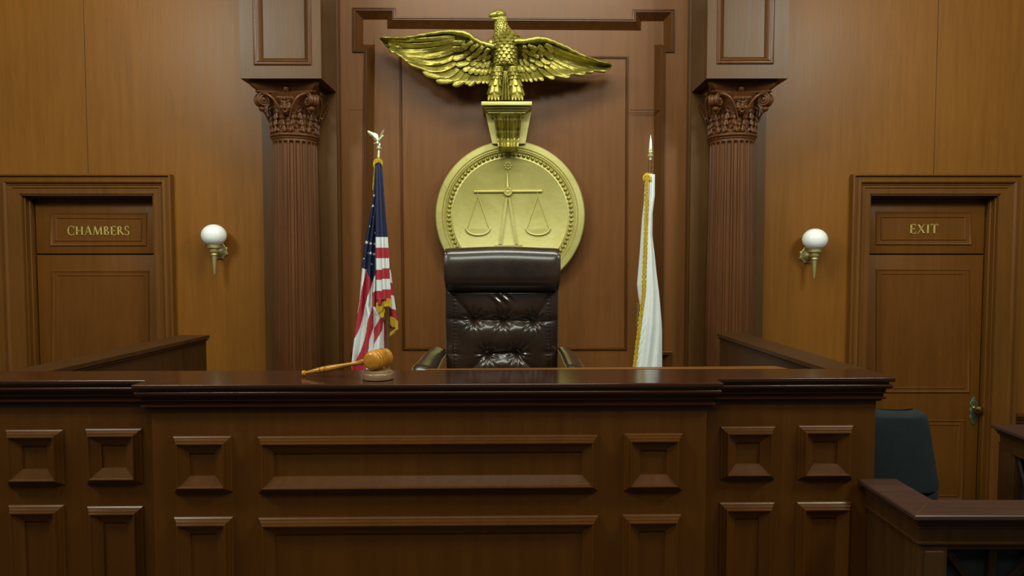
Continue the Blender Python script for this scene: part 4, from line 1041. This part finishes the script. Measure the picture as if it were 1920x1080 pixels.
bs = MB(); bs.lathe([(.04,.03),(.3,.03),(.3,.05),(.37,.06)], (xc, YC-.22, .8), seg=20)
for k in range(5):
    a = k*2*PI/5+.3; bs.tube([(xc, YC-.22, .90), (xc+.28*cos(a), YC-.22+.28*sin(a), .86)], [.022,.014], 10); bs.lathe([(-.012,.028),(.012,.028)], (xc+.28*cos(a), YC-.22+.28*sin(a), .829), (xc+.28*cos(a)+sin(a), YC-.22+.28*sin(a)-cos(a), .829), 18)
bs.build('swivel_base', M['steel'], ch)

# ------------------------------------------------------------------ witness stand (near right) and the box beyond it
WZ = 1.172
ws = empty('witness_stand', (1.9, 2.47, 0), 'low wooden witness stand with mitred brown cap, against the right end of the bench', 'witness stand')
capw = MB()
inner = 1.600; outer = 1.443; yF = 2.392; yBk = 2.552; xr = 3.1
poly = [(outer, 2.795), (outer, yF), (xr, yF)]
capw.mitre(poly, [(.157,0),(.004,0),(0,.004),(0,.016),(.004,.020),(.02,.021)], lambda a, b, h: (a, b, WZ-h), closed=False, side=1)
capw.build('rail_cap', M['witness_cap'], ws)
gm = MB(); q = [(outer-.001, yF-.001), (inner, yBk)]
gm.add([(outer+.003, yF+.006, WZ+.0004), (outer+.006, yF+.003, WZ+.0004), (inner, yBk-.001, WZ+.0004), (inner-.003, yBk+.001, WZ+.0004)], [(0,1,2,3)])
gm.build('mitre_joint', M['pier'], ws)
mo = MB(); mo.mitre(poly, [(.020,.020),(.020,.030),(.024,.034),(.024,.042),(.030,.046),(.032,.054),(.030,.058),(.034,.062),(.036,.110),(.030,.112),(.030,.118),(.038,.120),(.040,.124)], lambda a, b, h: (a, b, WZ-h), closed=False, side=1)
mo.build('frieze', M['witness'], ws)
bw = MB(); bw.box((outer+.044, yF+.06, 0), (outer+.10, 2.795, WZ-.11)); bw.box((outer+.040, yF+.040, 0), (outer+.145, yF+.13, WZ-.12), .003)
bw.box((outer+.06, yF+.032, .0), (outer+.13, yF+.05, WZ-.145), .004)
bw.box((outer+.14, yF+.042, .5), (xr, yF+.10, .58)); bw.box((outer+.14, yF+.045, WZ-.142), (xr, yF+.10, WZ-.12)); bw.box((outer+.14, yF+.045, 0), (xr, yF+.09, .5))
bw.build('stand_body', M['witness'], ws)
lt = MB(); xA = outer+.15; cell = .345; zA_ = .58; zB_ = WZ-.142
x = xA
while x < xr-.05:
    lt.box((x+cell/2-.014, yF+.055, zA_), (x+cell/2+.014, yF+.075, zB_)); 
    for (ax, az, bx, bz) in ((x, zB_, x+cell, zA_), (x+cell, zB_, x, zA_)):
        dv = Vector((bx-ax, 0, bz-az)).normalized(); nn = Vector((-dv.z, 0, dv.x))*.013
        a_ = Vector((ax, yF+.06, az)); b_ = Vector((bx, yF+.06, bz))
        v_ = [a_+nn, b_+nn, b_-nn, a_-nn]; lt.add(v_+[p+Vector((0,.018,0)) for p in v_], [(0,1,2,3),(7,6,5,4),(0,4,5,1),(1,5,6,2),(2,6,7,3),(3,7,4,0)])
    lt.box((x+cell-.012, yF+.05, zA_), (x+cell+.012, yF+.08, zB_)); x += cell
lt.build('lattice', M['lattice'], ws)
bp = MB(); bp.box((xA, yF+.094, 0), (xr, yF+.10, WZ-.12)); bp.build('dark_interior_sheet', M['fabric'], ws)  # dark sheet standing in for the shaded interior behind the lattice
wp = MB(); wp.box((1.72, 2.95, 0), (3.0, 4.3, .22)); struct(wp, 'floor_platform', M['carpet'])

jb = empty('jury_box', (2.7, 3.4, 0), 'dark wooden box with latticed side at the right edge behind the witness stand', 'jury box')
ja = MB(); jc = at(1857, 795.5, 3.76); jz = jc.z; jx = jc.x
ja.mitre([(3.8, 3.76), (jx, 3.76), (jx-.035, 2.98), (3.8, 2.98)], [(.16,0),(.003,0),(0,.004),(0,.016),(.004,.019),(.03,.02)], lambda a, b, h: (a, b, jz-h), closed=False, side=1)
ja.build('rail_cap', M['witness_cap'], jb)
j2 = MB(); j2.mitre([(3.8, 3.76), (jx, 3.76), (jx-.035, 2.98), (3.8, 2.98)], [(.016,.018),(.016,.028),(.022,.034),(.024,.045),(.032,.048),(.034,.090),(.028,.092),(.028,.100),(.04,.104)], lambda a, b, h: (a, b, jz-h), closed=False, side=1)
j2.build('frieze', M['witness'], jb)
j3 = MB()
def jx_(y): return jx-.035*(3.76-y)/.78
for y in (3.655, 3.35, 3.06): j3.box((jx_(y)+.03, y-.045, 0), (jx_(y)+.085, y+.055, jz-.10), .004); 
for y in (3.655, 3.06): j3.box((jx_(y)+.024, y-.028, .05), (jx_(y)+.05, y+.035, jz-.13), .004)
j3.box((jx+.03-.01, 3.02, 0), (jx+.07, 3.70, .5)); j3.box((jx+.02, 3.02, jz-.13), (jx+.07, 3.70, jz-.10)); j3.box((jx+.03, 3.68, 0), (3.8, 3.73, jz-.10)); j3.box((jx+.01, 3.01, 0), (3.8, 3.06, jz-.10))
j3.build('box_body', M['witness'], jb)
j4 = MB()
for ya, yb in ((3.61, 3.40), (3.31, 3.10)):
    for a_, b_ in (((ya, jz-.13), (yb, .5)), ((yb, jz-.13), (ya, .5))):
        j4.tube([(jx+.045, a_[0], a_[1]), (jx+.045, b_[0], b_[1])], .012, 6)
    j4.box((jx+.035, (ya+yb)/2-.010, .5), (jx+.055, (ya+yb)/2+.010, jz-.13))
j4.build('lattice', M['lattice'], jb)
j5 = MB(); j5.box((jx+.075, 3.07, 0), (jx+.08, 3.67, jz-.11)); j5.build('dark_interior_sheet', M['fabric'], jb)  # same dark sheet, colour stands in for shade inside the box

# ------------------------------------------------------------------ dark chair in the witness stand
YU = 3.35
uc = empty('upholstered_chair', (at(1680, 850, YU).x, YU-.2, .22), 'dark teal fabric chair behind the witness stand, below the EXIT door', 'chair')
ub = MB()
rE = [(766.5,1712),(768,1722),(774,1731),(785,1737.5),(800,1741.5),(830,1747),(860,1753),(890,1759),(905,1762),(915,1761.5),(922,1759)]
def ubf(side):
    def fn(u, v):
        y = 766.5+(922-766.5)*v; xr_ = interp(rE, y); xl_ = 1678*2-xr_-0; x = xl_+(xr_-xl_)*u; uu = u*2-1
        th = .05*(1-abs(uu)**6)**.5*min(1, 4*math.sqrt(v+.002))*min(1, 5*math.sqrt(1.002-v)) if abs(uu) < 1 else 0
        p = at(x, y, YU); p.x = at(x, 766, YU).x*1.0; p.y = YU+.03*uu*uu-side*th-.03; return p
    return fn
ub.grid(ubf(1), 50, 60); ub.grid(ubf(-1), 50, 60); ub.build('backrest', M['fabric'], uc, merge=True)
xs_ = at(1678, 850, YU).x; s2 = MB(); s2.box((xs_-.23, YU-.48, .60), (xs_+.23, YU-.02, .70), .04); s2.build('seat', M['fabric'], uc)
s3 = MB(); zb_ = at(1700, 921, YU).z
s3.box((xs_-.19, YU-.05, .66), (xs_+.195, YU-.015, zb_+.02), .01); s3.build('back_support', M['fabric'], uc)
for dx in (-.19, .19):
    for dy in (-.44, -.05):
        s4 = MB(); s4.lathe([(0,.014),(.36,.018),(.40,.02)], (xs_+dx, YU+dy, .22), seg=12); s4.build('leg', M['steel'], uc)
